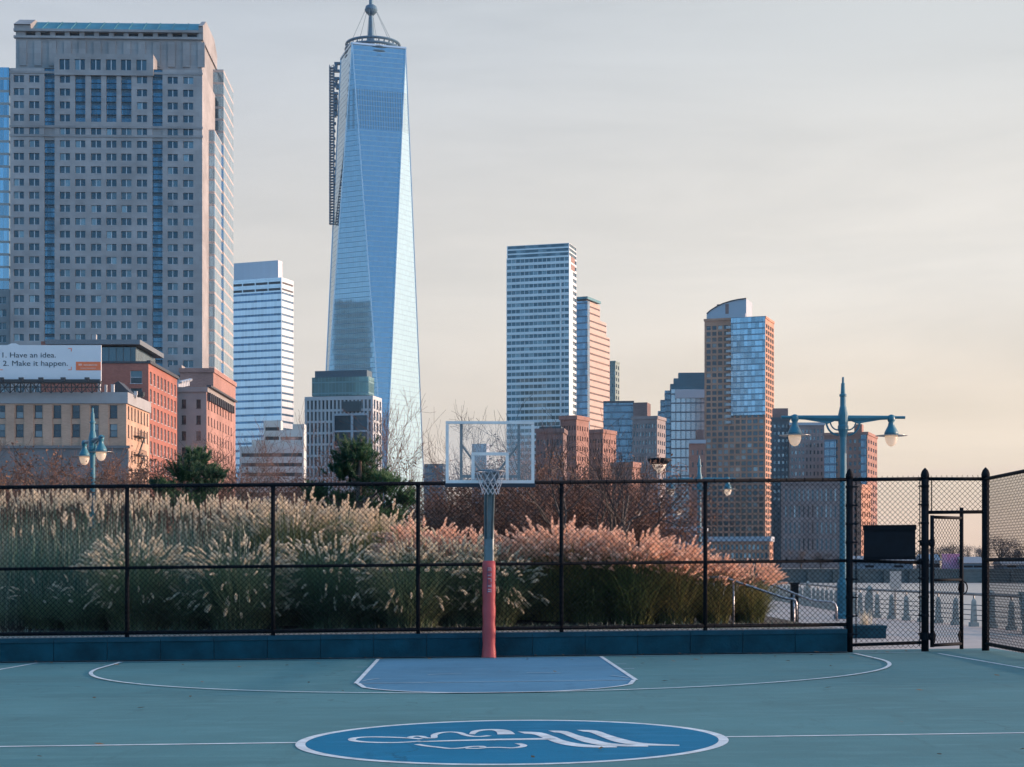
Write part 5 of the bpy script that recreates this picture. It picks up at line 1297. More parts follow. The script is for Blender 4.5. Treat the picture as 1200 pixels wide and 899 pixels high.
# builders' hoist still standing against its far left edge
ho = thing('construction_hoist', 'dark lattice builders hoist clinging to the left edge of the skyscraper', 'hoist', (ct.x-50, Yt-10, 0))
mb = MB(); px_, YY = 389.5, Yt-8; hx0, hx1 = P(386.2, 0, YY).x, P(391.0, 0, YY).x; za, zb2 = ZY(262, YY), ZY(76, YY)
for x in (hx0, hx1):
    for y in (YY, YY+4): mb.box(x-.28, x+.28, y-.28, y+.28, za, zb2)
n = 56
for i in range(n):
    z = za+(zb2-za)*i/n; dz = (zb2-za)/n
    mb.box(hx0-.4, hx1+.4, YY-.5, YY+4.5, z-.28, z+.28)
    mb.tube((Vector((hx0, YY-.2, z)), Vector((hx1, YY-.2, z+dz))), .24, 4)
part('lattice_mast', mb, M_steelb, ho)
mb = MB(); rr = random.Random(4)
for i in range(34):
    py = 74+i*4.4; z = ZY(py, YY); xr_ = P(398.5-.075*(py-74)*.95, 0, YY).x
    if i % 2 == 0: mb.box(hx1+.5, max(xr_, hx1+1.2), YY-.3, YY+3, z-.9, z+.9)
    if i < 14 and rr.random() < .8: x = hx1+.5+rr.random()*max(.2, xr_-hx1-2.4); mb.box(x, x+2.2, YY-.8, YY+3, z-2.6, z+rr.uniform(-.8, 2.2))
part('tie_frame', mb, M_steelb, ho)

# a banded tower that the photograph shows only mirrored in the skyscraper's left face
rx = Vector((-.867, -.498, 0)); cb_ = Vector((-127.6, 1354.6, 0))+rx*200; pv_ = Vector((-rx.y, rx.x, 0))
mt_ = thing('mirrored_tower', 'dark banded tower seen only as a reflection low in the skyscraper', 'tower', cb_)
fcm = Face(cb_-pv_*17.0, pv_[:2], 34.0)
if fcm.n.dot(rx) > 0: fcm = Face(cb_+pv_*17.0, (-pv_)[:2], 34.0)
M_mir = mat('dark_blue_facade', (.03, .11, .19), rough=.5, var=.15, scale=.05); M_mir2 = mat('blue_band', (.06, .20, .32), rough=.5, var=.15, scale=.05)
mb = MB(); mb.obox(fcm.pt(0, 0), fcm.u, 34.0, -fcm.n, 30.0, 0, 243.0); part('body', mb, M_mir, mt_)
for i in range(26):
    mb = MB(); mb.obox(fcm.pt(.3, 0, .25), fcm.u, 33.4, -fcm.n, .24, 236-8*i-2.6, 236-8*i); part('floor_band', mb, M_mir2, mt_)
# --- green and white building in front of it
M_fin = mat('white_stone_fins', (.44, .49, .53), rough=.7, var=.12, scale=.1)
M_teal = mat_curtain('teal_glass', (.22, .42, .45), (.13, .25, .28), fh=4.2, mw=1.5, lw=.12, mlw=.08, metal=.65, var=.15)
wb, f_, s_, zt = tower('finned_building', 'white finned office block with green glass top in front of the skyscraper', 'office building', 357, 437, 447.5, 463.5, 640, R(-12), M_fin, [M_paneG, M_fin], 17, 3, 4.3, wf=.56, hf=.80, depth=.7, zmin=20, topm=1.0, parapet=False)
glassbox(wb, 'glass_storey', 365.5, 432, 438.5, 441, 463, 648, R(-12), M_teal); glassbox(wb, 'plant_room', 369, 430, 436, 433.5, 442, 653, R(-12), mat('blue_grey_louvres', (.07, .12, .16), rough=.5))
f5 = Face(f_.pt(f_.a_at(391.5), 0, .5), f_.u[:2], f_.a_at(431.5)-f_.a_at(391.5))
mb = MB(); g = MB(); zq = [ZY(560, 640), ZY(541, 640), ZY(524, 640), ZY(522.5, 640), ZY(506, 640), ZY(504, 640), ZY(486.5, 640), ZY(484, 640)]
uq = [0, f5.w*.02, f5.w*.50, f5.w*.57, f5.w*.98, f5.w]
wall_grid(mb, f5, uq, zq, lambda i, j: i in (1, 3) and j in (1, 3, 5), .35); s5 = Face(f5.pt(f5.w, 0), (-f_.u.y, f_.u.x), .48); shell(mb, f5, s5, zq[0], zq[-1], 0, False, True)
part('bay_frame', mb, mat('pale_blue_bay_frame', (.33, .42, .50), rough=.5), wb)
put_windows(wb, [(f5, uq[i], zq[j], uq[i+1]-uq[i], zq[j+1]-zq[j]) for i in (1, 3) for j in (1, 3, 5)], [M_paneB, M_dframe], .3, 'plain', 10, 'bay_window')
mb = MB(); a, b = f_.a_at(403), f_.a_at(423); mb.obox(f_.pt(a, 0, .8), f_.u, b-a, -f_.n, .75, ZY(482, 640), ZY(470, 640)); part('dark_terrace_box', mb, mat('teal_dark_box', (.03, .07, .09), rough=.5), wb)

# --- low stepped white building
M_whitegr = mat('white_green_concrete', (.48, .54, .55), rough=.8, var=.15, scale=.1)
sb = thing('stepped_low_building', 'low stepped white building under the silver tower', 'office building', (P(318, 0, 560).x, 560, 0))
for xl, xc, xr, pt_, YY in ((281, 356, 358, 523, 520), (295, 356, 358, 515.5, 528), (327, 356, 358, 504, 536), (309, 329, 330, 493, 545), (343, 356.5, 358, 497, 556)):
    f_, s_ = block(xl, xc, xr, YY, R(-3)); z1 = ZY(pt_, YY); zs = [0]; n = int((z1-8)/3.0); 
    for j in range(n): zs += [z1-1.2-3.0*(n-j)+1.0, z1-1.2-3.0*(n-j)+2.1]
    zs.append(z1); mb = MB(); wall_grid(mb, f_, [0, .5, f_.w-.5, f_.w], zs, lambda i, j: i == 1 and j % 2 == 1, .25); shell(mb, f_, s_, 0, z1, 0, False, True); part('wall', mb, M_whitegr, sb)
    for j in range(1, len(zs)-1, 2):
        g = MB(); m_ = max(1, int(f_.w/2.4))
        for i in range(m_): g.quad(f_.pt(.5+(f_.w-1)*i/m_, zs[j], -.22), f_.pt(.5+(f_.w-1)*(i+1)/m_, zs[j], -.22), f_.pt(.5+(f_.w-1)*(i+1)/m_, zs[j+1], -.22), f_.pt(.5+(f_.w-1)*i/m_, zs[j+1], -.22))
        part('ribbon_window', g, M_paneG, sb)

# --- blue and white slab tower right of the hoop
M_white = mat('white_metal_panel', (.64, .69, .72), rough=.4, metal=.15, var=.08, scale=.05)
M_slabglass = mat_pane('slab_tower_glass', (.03, .095, .135), (.16, .25, .30), metal=.6, share=.3)
wt2, f_, s_, zt = banded('white_banded_tower', 'blue glass tower with white floor bands behind the backboard', 'tower', 593.5, 667, 675.5, 300, 1000, R(-16), M_white, M_slabglass, 3.74, hf=.58, depth=.4, topm=.5, pier=.008, mull=2.6, zmin=60, side_pier=.5)
up, fu_, su_ = None, *block(594, 667, 675.5, 1000.5, R(-16))
zu0, zu1 = ZY(300, 1000)+.02, ZY(284.5, 1000)
zs = [zu0]
for i in range(3): zs += [zu0+.6+i*2.6, zu0+2.35+i*2.6]
zs.append(zu1); mb = MB()
for fc_ in (fu_, su_): wall_grid(mb, fc_, [0, .5, fc_.w-.4, fc_.w], zs, lambda i, j: i == 1 and j % 2 == 1, .3)
shell(mb, fu_, su_, zu0, zu1); part('crown_screen', mb, M_white, wt2)
for j in (1, 3, 5):
    for fc_ in (fu_, su_):
        g = MB(); m_ = max(1, int(fc_.w/2.6))
        for i in range(m_): a, b = .5+(fc_.w-.9)*i/m_, .5+(fc_.w-.9)*(i+1)/m_; g.quad(fc_.pt(a, zs[j], -.28), fc_.pt(b, zs[j], -.28), fc_.pt(b, zs[j+1], -.28), fc_.pt(a, zs[j+1], -.28))
        part('crown_window', g, M_slabglass, wt2)
mb = MB(); a = f_.a_at(656.5); mb.obox(f_.pt(a, 0, .5), f_.u, .8, -f_.n, .48, 60, ZY(327, 1000)); part('fin', mb, M_white, wt2)
mb = MB(); ub = s_
for z in (ZY(302, 1000), ZY(311, 1000)):
    mb.obox(s_.pt(s_.w*.25, 0, .15), s_.u, s_.w*.5, -s_.n, .12, z-1.6, z+1.6)
part('louvre', mb, mat('red_brown_louvre', (.26, .15, .13), rough=.6), wt2)
# --- pink banded tower behind it
M_pinkst = mat('pale_pink_stone', (.42, .31, .27), rough=.6, var=.08, scale=.05)
M_redrib = mat_pane('bronze_ribbon_glass', (.10, .06, .06), (.22, .13, .11), metal=.4, share=.5)
pt2, f_, s_, zt = banded('pink_banded_tower', 'pink stone tower with bronze bands half hidden by the white banded tower', 'tower', 672, 690, 714.5, 388, 1110, R(-24), M_pinkst, M_redrib, 4.3, hf=.26, depth=.3, zmin=70)
for xl, xc, xr, pa, pb, YY in ((674, 689, 710.5, 371, 388, 1111), (674, 687.5, 703, 352, 371, 1112)):
    fa, sa = block(xl, xc, xr, YY, R(-24)); z0_, z1_ = ZY(pb, YY)+.02, ZY(pa, YY); mb = MB(); zs = [z0_, z0_+2.4, z0_+3.5, z0_+6.6, z0_+7.7, z1_]
    wall_grid(mb, sa, [0, .5, sa.w-.5, sa.w], zs, lambda i, j: i == 1 and j in (1, 3), .3); shell(mb, fa, sa, z0_, z1_, 0, True); part('upper_tier', mb, M_pinkst, pt2)
    g = MB()
    for j in (1, 3): g.quad(sa.pt(.5, zs[j], -.28), sa.pt(sa.w-.5, zs[j], -.28), sa.pt(sa.w-.5, zs[j+1], -.28), sa.pt(.5, zs[j+1], -.28))
    part('ribbon_window', g, M_redrib, pt2)
glassbox(pt2, 'glass_corner', 674, 688.5, 689.5, 352.5, 640, 1106, R(-24), mat_curtain('blue_grey_corner_glass', (.12, .22, .32), (.07, .12, .18), fh=4.3, mw=1.6, lw=.2, metal=.6, var=.35))
fa, sa = block(673, 688, 703.5, 1109, R(-24)); mb = MB(); zt = ZY(348.5, 1109); o = fa.pt(-.5, 0, 1)
A, B, D = fa.pt(0, zt-1.0, .5), fa.pt(fa.w+.5, zt-1.0, .5), sa.pt(sa.w, zt-1, .5)
mb.prism([A, B, D, A+(D-B)], (0, 0, 1.6)); part('roof_edge', mb, M_copper, pt2)
tower('green_lattice_tower', 'small green glass block showing beyond the pink banded tower', 'tower', 712, 721, 726, 424, 1250, R(-20), mat('green_grey_frame', (.17, .24, .23), rough=.6), [M_paneG, M_dframe], 4, 2, 4.5, wf=.6, hf=.6, zmin=120, limit=60)
# --- brown brick blocks below them
M_brown = mat_brick('dark_brown_brick', (.20, .135, .13), (.17, .12, .115), var=.15); M_brown2 = mat_brick('red_brown_brick', (.30, .16, .13), (.24, .15, .13), var=.15)
M_fade = mat_brick('faded_grey_brick', (.26, .23, .235), (.22, .20, .20), var=.12)
bb, f_, s_, zt = tower('dark_roofed_block', 'low brown block with a dark glazed attic right of the backboard', 'apartment block', 628, 660, 664, 505, 470, R(-8), M_brown, [M_paneD, M_dframe], 8, 2, 3.4, zmin=15, limit=60)
glassbox(bb, 'glazed_attic', 632, 657.5, 660, 499.5, 505, 474, R(-8), mat('dark_teal_attic', (.025, .06, .08), rough=.35, metal=.3))
tower('square_brick_block', 'square dark brick block with sunlit red side near the backboard', 'apartment block', 656.5, 675.5, 690, 489.5, 500, R(-28), M_brown2, [M_paneD, M_dframe], 6, 5, 3.0, wf=.4, hf=.45, zmin=12, limit=80)
tower('salmon_sided_block', 'brick block with a salmon sunlit side in front of the blue glass block', 'apartment block', 687, 706.5, 722, 505.5, 540, R(-28), M_brown2, [M_paneD, M_dframe], 6, 5, 3.0, wf=.38, hf=.42, zmin=12, limit=80)
tower('low_red_shed', 'low red brick building under the salmon sided block', 'building', 717, 741, 750, 545, 380, R(-30), M_brown2, [M_paneD, M_dframe], 5, 2, 3.6, wf=.3, hf=.4, zmin=8, limit=30)
# --- blue glass block and grey apartment slab
M_cw_grey = mat_curtain('grey_blue_glass', (.105, .18, .245), (.09, .15, .21), fh=3.3, mw=1.8, lw=.25, mlw=.12, metal=.65, var=.3)
gb = thing('blue_glass_block', 'blue grey glass block with a dark brown stair tower', 'office building', (P(733, 0, 830).x, 830, 0))
glassbox(gb, 'curtain_wall', 707, 743, 745, 472, 655, 830, R(-5), M_cw_grey); glassbox(gb, 'stair_tower', 742, 758.5, 762.5, 471.5, 655, 826, R(-14), M_brown)
mb = MB(); f_, s_ = block(707, 743, 745, 830, R(-5)); mb.obox(f_.pt(0, 0, .2), f_.u, f_.w, -f_.n, 3, ZY(472, 830)+.02, ZY(469.8, 830)); part('roof_edge', mb, M_dkslate, gb)
tower('grey_apartment_slab', 'grey apartment slab with a narrow sunlit end beside the stair tower', 'apartment block', 741, 770, 780, 489.5, 640, R(-22), M_fade, [M_paneG, M_mull], 8, 4, 3.1, wf=.5, hf=.5, zmin=10)
# --- stepped glass tower
M_grid = mat_curtain('white_grid_glass', (.36, .43, .48), (.07, .11, .15), fh=5.0, mw=3.4, lw=.16, mlw=.16, metal=.55, rough=.2, var=.12)
M_tealroof = mat('teal_metal_roof', (.035, .12, .17), rough=.4, metal=.3, var=.12, scale=.1, stretch=(1, 1, 6))
M_palec = mat('pale_grey_cladding', (.34, .40, .47), rough=.5, var=.08)
sg = thing('stepped_glass_tower', 'glass tower with stepped teal top left of the orange brick tower', 'tower', (P(800, 0, 930).x, 930, 0))
for xl, xc, pt_, pb_, YY, m_, nm in ((786, 842, 456, 655, 930, M_grid, 'curtain_wall'), (785.5, 842, 449.5, 456, 930.5, M_tealroof, 'teal_tier'), (789.5, 842, 443, 449.5, 931.5, M_tealroof, 'teal_tier'), (795, 842, 436.5, 443, 933, M_tealroof, 'teal_tier'),
                           (779, 800, 457.5, 655, 937, M_cw_grey, 'glass_step'), (774, 800, 468.5, 655, 942, M_cw_grey, 'glass_step'), (771, 800, 481.5, 655, 947, M_cw_grey, 'glass_step')):
    glassbox(sg, nm, xl, xc, xc+1, pt_, pb_, YY, R(-4), m_)
f_, s_ = block(791, 842, 843, 929, R(-4)); mb = MB(); mb.obox(f_.pt(0, 0, .0), f_.u, f_.w, -f_.n, .9, ZY(466, 929), ZY(456.5, 929)); part('pale_band', mb, M_palec, sg)
vc, f_, s_, zt = tower('brick_vent_house', 'narrow red brick block with a stepped stone top behind the teal lamp post', 'building', 809, 826, 828, 518, 560, R(-3), M_brown2, [M_paneD, M_dframe], 3, 1, 4, wf=.3, hf=.4, zmin=10, limit=30, cornice=M_palec)
glassbox(vc, 'chimney', 816.5, 824.5, 826, 503.5, 518, 563, R(-3), M_brown)
# --- orange brick tower with glass corner
M_orange = mat_brick('orange_brick', (.47, .245, .165), (.36, .22, .17), var=.1)
M_cw_sky = mat_curtain('pale_blue_tower_glass', (.24, .40, .52), (.13, .22, .30), fh=3.0, mw=1.7, lw=.22, mlw=.08, metal=.7, rough=.12, var=.35)
ob, f_, s_, zt = tower('orange_brick_tower', 'tall orange brick apartment tower with a blue glass corner and curved crown', 'apartment tower', 825.5, 897, 907, 372, 850, R(-20), M_orange, [M_paneB, M_dframe], 10, 4, 3.0, wf=.72, hf=.66, depth=.3, zmin=12, limit=100, topm=2.5)
a, b = f_.a_at(857), f_.w
mb = MB(); mb.obox(f_.pt(a, 0, .7), f_.u, b-a-.05, -f_.n, .69, ZY(486, 850), ZY(370.5, 850)); part('glass_corner', mb, M_cw_sky, ob)
bal = None
M_balc = mat('white_balcony', (.42, .45, .47), rough=.6)
for i in range(17):
    z = ZY(383+7.0*i, 850); mb = MB(); a0_, a1_ = f_.a_at(851.5), f_.a_at(857)
    mb.obox(f_.pt(a0_, 0, 1.2), f_.u, a1_-a0_-.05, -f_.n, 1.18, z-.15, z+.1); mb.obox(f_.pt(a0_, 0, 1.2), f_.u, a1_-a0_-.05, -f_.n, .12, z+.1, z+1.1); part('balcony', mb, M_balc, ob)
cr = MB(); zz = lambda py: ZY(py, 852)
outl = [(827, 371.5), (827, 364.5), (831, 361), (838, 356.8), (846, 353.4), (855, 351), (864, 349.5), (873.5, 348.8), (873.5, 371.5)]
cr.prism([f_.pt(f_.a_at(x), zz(y), -2) for x, y in outl], -f_.n*14); part('curved_crown', cr, M_palec, ob)
mb = MB(); pts = [f_.pt(f_.a_at(x), zz(y)+.15, -1.8) for x, y in outl[1:8]]; mb.tube(pts, .35, 4); part('crown_edge', mb, M_dkslate, ob)
mb = MB(); a0_, a1_ = f_.a_at(849), f_.a_at(853); mb.obox(f_.pt(a0_, 0, -1.9), f_.u, a1_-a0_, -f_.n, .07, zz(367), zz(354)); part('crown_slot', mb, M_brown, ob)
mb = MB(); mb.obox(f_.pt(f_.a_at(838), 0, -4), f_.u, 2.6, -f_.n, 4, zz(357), zz(353)); part('rooftop_plant', mb, M_dkslate, ob)
mb = MB(); mb.obox(f_.pt(f_.a_at(828), 0, -1.0), f_.u, f_.a_at(873)-f_.a_at(828), -f_.n, .9, zz(372)-.3, zz(366)); part('crown_base', mb, M_palec, ob)
# --- low front with pale cornice beneath it
lf, f_, s_, zt = tower('low_orange_front', 'low orange and glass front with pale roof line below the orange brick tower', 'building', 830, 902, 906, 632, 420, R(-14), M_orange, [M_paneG, M_mull], 14, 2, 2.1, wf=.6, hf=.6, zmin=.6, topm=.9, limit=60, cornice=M_palec)
pv = thing('flat_roofed_pavilion', 'low glazed pavilion with thin pale flat roof behind the lamp posts', 'pavilion', (P(790, 0, 300).x, 300, 0))
glassbox(pv, 'glazing', 752, 824, 828, 622, 668, 300, R(-10), M_cw_grey); f_, s_ = block(748, 826, 830, 299, R(-10)); mb = MB(); A, B, D = f_.pt(0, ZY(621.5, 299)), f_.pt(f_.w, ZY(621.5, 299)), s_.pt(s_.w, ZY(621.5, 299)); mb.prism([A, B, D, A+(D-B)], (0, 0, .6)); part('roof', mb, M_palec, pv)
# --- grey apartment towers right of it
M_greyb = mat_brick('grey_mauve_brick', (.235, .20, .205), (.2, .175, .18), var=.1)
M_dkteal = mat('dark_teal_panel', (.05, .085, .11), rough=.6, var=.2, scale=.1)
tower('dark_teal_tower', 'dark teal apartment tower with pale balconies right of the orange brick tower', 'apartment tower', 905, 925.5, 926.5, 491, 745, R(-3), M_dkteal, [M_paneG, M_mull], 4, 0, 3.2, wf=.5, hf=.42, zmin=4, limit=100)
rp = MB(); f_, s_ = block(906, 923.5, 924.5, 752, R(-3)); shell(rp, f_, s_, 40, ZY(478.5, 752), 0, True, True)
solo('brick_roof_house', rp, M_brown, 'windowless brown brick block rising behind the dark teal tower', 'building', (f_.pt(0, 0).x, 752, 0))
ga_, f_, s_, zt = tower('grey_gridded_tower', 'grey mauve apartment tower with a grid of pale windows behind the big lamp', 'apartment tower', 925.5, 966, 968, 497, 740, R(-3), M_greyb, [M_paneG, M_mull], 9, 2, 3.1, wf=.46, hf=.52, zmin=4, limit=100, cornice=M_palec)
tower('lower_grey_block', 'lower grey block with tall pale bays seen through the fence', 'apartment block', 917, 983, 985, 566, 640, R(-3), M_greyb, [M_paneG, M_mull], 12, 2, 6.2, wf=.36, hf=.7, zmin=1.5, limit=100)
br, f_, s_, zt = tower('brown_brick_tower', 'brown brick apartment tower with sunlit orange end at the right end of the skyline', 'apartment tower', 966, 1016.5, 1028, 508, 700, R(-21), M_brown2, [M_paneB, M_mull], 9, 4, 3.1, wf=.5, hf=.5, zmin=4, limit=100)
glassbox(br, 'roof_house', 1001, 1010, 1012, 497, 508.5, 705, R(-21), M_brown2)
mb = MB(); a, b = f_.a_at(1009), f_.a_at(1015.5); mb.obox(f_.pt(a, 0, .5), f_.u, b-a, -f_.n, .48, 10, ZY(509.5, 700)); part('glass_stair', mb, M_cw_grey, br)
mb = MB(); a, b = 0, f_.a_at(980); mb.obox(f_.pt(a, 0, .5), f_.u, b-a, -f_.n, .48, 10, ZY(514, 700)); part('glass_bay', mb, M_cw_grey, br)
tower('sunlit_brick_block', 'lower brick block with glowing orange side beside the black board', 'apartment block', 1003, 1009.5, 1020.5, 570, 560, R(-35), M_orange, [M_paneD, M_dframe], 3, 4, 3.1, wf=.45, hf=.5, zmin=2, limit=80)
# --- small far blocks near the hoop
solo('far_dark_block', (lambda m_: (shell(m_, *block(497, 519, 524, 900, R(-15)), 0, ZY(543.5, 900), 0, True, True), m_)[1])(MB()), M_cw_grey, 'small dark block on the skyline just left of the backboard', 'building', (P(508, 0, 900).x, 900, 0))
solo('far_pale_block', (lambda m_: (shell(m_, *block(553, 570, 574, 1300, R(-15)), 0, ZY(520, 1300), 0, True, True), m_)[1])(MB()), M_palec, 'pale block on the skyline seen through the backboard', 'building', (P(560, 0, 1300).x, 1300, 0))

# --- brick buildings at lower left
M_tan = mat_brick('tan_brick', (.46, .305, .225), (.40, .29, .22), var=.08, bw=.6, bh=.2); M_stone = mat('grey_blue_stone', (.30, .32, .34), rough=.8, var=.12, scale=.3)
YL = 360.0; kl = YL/F
f_, s_ = block(-45, 148, 175, YL, 0.0); zt = ZY(462, YL)
ln = thing('tan_brick_building', 'tan brick building with a pale stone parapet below the billboard', 'building', (P(60, 0, YL).x, YL, 0))
wx = [f_.a_at(x) for x in (-20.5, 1.5, 23, 45, 67, 89, 111, 133)]
us = [0.0]
for c in wx: us += [c-4.5*kl, c+4.5*kl]
us.append(f_.w); zs = [0, ZY(584, YL), ZY(569, YL), ZY(562, YL), ZY(547, YL), ZY(540, YL), ZY(527, YL), ZY(512, YL), ZY(497, YL), ZY(490, YL), ZY(475, YL), zt]
mb = MB(); wall_grid(mb, f_, us, zs, lambda i, j: i % 2 == 1 and j in (7, 9), .4); 
us_s = spaced(s_.w, 7, .38, .6); wall_grid(mb, s_, us_s, zs, lambda i, j: i % 2 == 1 and j in (1, 3, 5, 7, 9), .4); shell(mb, f_, s_, 0, zt)
part('wall', mb, M_tan, ln)
put_windows(ln, [(f_, us[i], zs[j], us[i+1]-us[i], zs[j+1]-zs[j]) for i in range(1, len(us)-1, 2) for j in (7, 9)]+[(s_, us_s[i], zs[j], us_s[i+1]-us_s[i], zs[j+1]-zs[j]) for i in range(1, len(us_s)-1, 2) for j in (1, 3, 5, 7, 9)], [M_paneD, M_dframe], .35, 'sash', 100)
mb = MB()
for c0, c1 in zip(wx[:-1], wx[1:]): mb.obox(f_.pt(c0+5.6*kl, 0, .25), f_.u, c1-c0-11.2*kl, -f_.n, .24, ZY(524, YL), ZY(474, YL))
part('pilaster', mb, M_tan, ln)
mb = MB(); mb.obox(f_.pt(-.3, 0, .4), f_.u, f_.w+.7, -f_.n, .7, ZY(473, YL), zt+.4); mb.obox(s_.pt(.0+.32, 0, .4), s_.u, s_.w-.3, -s_.n, .7, ZY(473, YL), zt+.4); part('parapet', mb, M_stone, ln)
mb = MB(); mb.obox(f_.pt(-.3, 0, .5), f_.u, f_.w+.8, -f_.n, .48, 0, ZY(526, YL)); mb.obox(f_.pt(-.3, 0, .9), f_.u, f_.w+1.2, -f_.n, .5, ZY(525.8, YL), ZY(522.5, YL)); part('grey_base', mb, mat('grey_base_stone', (.16, .165, .175), rough=.85, var=.2, scale=.3), ln)
mb = MB()
for q in range(3):
    z = ZY(508+22*q, YL); mb.obox(s_.pt(s_.w*.30, 0, 1.3), s_.u, 7, -s_.n, 1.25, z-.08, z+.08)
    for i in range(8): p = s_.pt(s_.w*.30+i, z, 1.28); mb.tube((p, p+Vector((0, 0, 1.1))), .05, 4)
    mb.tube((s_.pt(s_.w*.30, z+1.1, 1.28), s_.pt(s_.w*.30+7, z+1.1, 1.28)), .06, 4)
    if q < 2: mb.tube((s_.pt(s_.w*.30+6.5, z, .9), s_.pt(s_.w*.30+1, ZY(508+22*(q+1), YL), .9)), .18, 4)
part('fire_escape', mb, M_dframe, ln)
# roof clutter
ru = random.Random(9)
M_white_box = mat('white_rooftop_unit', (.50, .52, .54), rough=.6, var=.1)
for lab, x0, x1, p0, p1, dz in (('white upright antenna box on the tan roof nearest the red brick wall', 130, 133.5, 462, 451, 2), ('slim white antenna box at the end of the billboard truss', 122.5, 125, 462, 451.5, 3), ('dark air handling unit at the roof corner of the tan building', 160, 168, 472, 462, 6), ('white roof vent beside the dark shed on the tan roof', 114.5, 117.5, 462, 450, 4), ('white cabinet by the side parapet of the tan building', 157, 160.5, 467, 459, 5)):
    mb = MB(); a, b = P(x0, 0, YL+dz), P(x1, 0, YL+dz); zb_ = zt+.02; z1_ = max(ZY(p1, YL+dz), zb_+1)
    mb.box(a.x, b.x, YL+dz, YL+dz+(b.x-a.x), zb_+.3, z1_); mb.box(a.x+.1, b.x-.1, YL+dz+.1, YL+dz+(b.x-a.x)-.1, zb_, zb_+.3)
    mb.box(a.x-.06, b.x+.06, YL+dz-.06, YL+dz+(b.x-a.x)+.06, z1_, z1_+.1)
    solo('rooftop_unit', mb, M_dframe if 'dark air' in lab else M_white_box, lab, 'rooftop unit', (a.x, YL+dz, zb_), 'units on the tan roof')
sh = MB(); a, b = P(133, 0, YL+7), P(152, 0, YL+7); za = zt+.02; sh.prism([(a.x, YL+7, za), (b.x, YL+7, za), (b.x, YL+7, ZY(460, YL+7)), (a.x+1.0, YL+7, ZY(446.5, YL+7)), (a.x, YL+7, ZY(450, YL+7))], (0, 6, 0))
solo('roof_shed', sh, M_dkslate, 'dark slope roofed shed on the tan roof against the red brick wall', 'shed', (a.x, YL+7, za))
# billboard on steel legs
YB = 357.0; b0, b1 = P(-40, 0, YB).x, P(118.5, 0, YB).x; z0_, z1_ = ZY(446.5, YB), ZY(404.5, YB)
bl = thing('billboard', 'white rooftop billboard with black slogan and orange box', 'billboard', ((b0+b1)/2, YB, zt))
M_bill = mat('white_vinyl_sheet', (.60, .64, .68), rough=.5, var=.04, scale=.2)
M_ink = mat('dark_slate_ink', (.03, .05, .07), rough=.6); M_or = mat('orange_print', (.75, .17, .06), rough=.5, var=.05)
mb = MB(); mb.box(b0, b1, YB, YB+.4, z0_, z1_); mb.add([P(8, 404.7, YB+.1), P(23, 404.7, YB+.1), P(18.5, 402.4, YB+.1), P(13.5, 402.4, YB+.1)], [(0, 1, 2, 3)]); part('panel', mb, M_bill, bl)
def words(txt, x0, x1, base, size, fat, m, name, root, Y):
    cu = bpy.data.curves.new(name, 'FONT'); cu.body = txt; cu.size = size; cu.extrude = .02; cu.offset = 0.0
    tmp = bpy.data.objects.new(name, cu); COL.objects.link(tmp); bpy.context.view_layer.update()
    me = bpy.data.meshes.new_from_object(tmp.evaluated_get(bpy.context.evaluated_depsgraph_get())); bpy.data.objects.remove(tmp); bpy.data.curves.remove(cu)
    xs = [v.co.x for v in me.vertices]; mn, mx = min(xs), max(xs); A, B = P(x0, base, Y), P(x1, base, Y); k = (B.x-A.x)/(mx-mn); rl = wloc(root)
    for v in me.vertices:
        x, y, z = v.co; v.co = (A.x+(x-mn)*k-rl.x, Y-.03-z-rl.y, A.z+y-rl.z)
    me.materials.clear(); me.materials.append(m); o = link(name, me, root); return o
words('1. Have an idea.', 3, 65.5, 419, 1.55, .028, M_ink, 'slogan', bl, YB); words('2. Make it happen.', 3.5, 79.5, 428.7, 1.55, .028, M_ink, 'slogan', bl, YB)
mb = MB(); q0, q1 = P(89, 434, YB), P(118, 424, YB); mb.box(q0.x, q1.x, YB-.05, YB-.002, q0.z, q1.z, 0)
part('orange_box', mb, M_or, bl)
mb = MB()
for x0, x1, y0, y1 in ((92, 96, 426.3, 428.6), (98, 114, 427.2, 428.6), (94.5, 112.5, 431.2, 432.0)): q0, q1 = P(x0, y1, YB), P(x1, y0, YB); mb.box(q0.x, q1.x, YB-.09, YB-.052, q0.z, q1.z)
part('box_print', mb, mat('faint_orange_white', (.78, .42, .32), rough=.5), bl)
mb = MB()
for x0, x1, y0, y1 in ((80, 84, 408, 408.7), (83.3, 84, 408.7, 412), (80, 84, 433, 433.7), (83.3, 84, 430, 433), (0, 3.4, 433, 433.7)): q0, q1 = P(x0, y1, YB), P(x1, y0, YB); mb.box(q0.x, q1.x, YB-.05, YB-.002, q0.z, q1.z)
part('corner_mark', mb, M_or, bl)
mb = MB(); zc0 = zt+.05
for x in range(-36, 119, 12):
    xx = P(x, 0, YB+1).x
    mb.box(xx-.12, xx+.12, YB+.9, YB+1.15, zc0, z1_-1); mb.tube((Vector((xx, YB+1, z1_-2)), Vector((xx, YB+5, zc0))), .12, 4); mb.tube((Vector((xx, YB+1, z0_)), Vector((xx+2.1, YB+1, zc0))), .1, 4); mb.tube((Vector((xx+2.1, YB+1, z0_)), Vector((xx, YB+1, zc0))), .1, 4)
mb.box(b0, b1, YB-.9, YB+.9, z0_-.45, z0_-.25); mb.box(b0, b1, YB+.8, YB+1.1, (z0_+zc0)/2-.1, (z0_+zc0)/2+.1); mb.box(b0, b1, YB-1.0, YB-.9, z0_-.3, z0_+.25)
part('steel_truss', mb, M_dframe, bl)
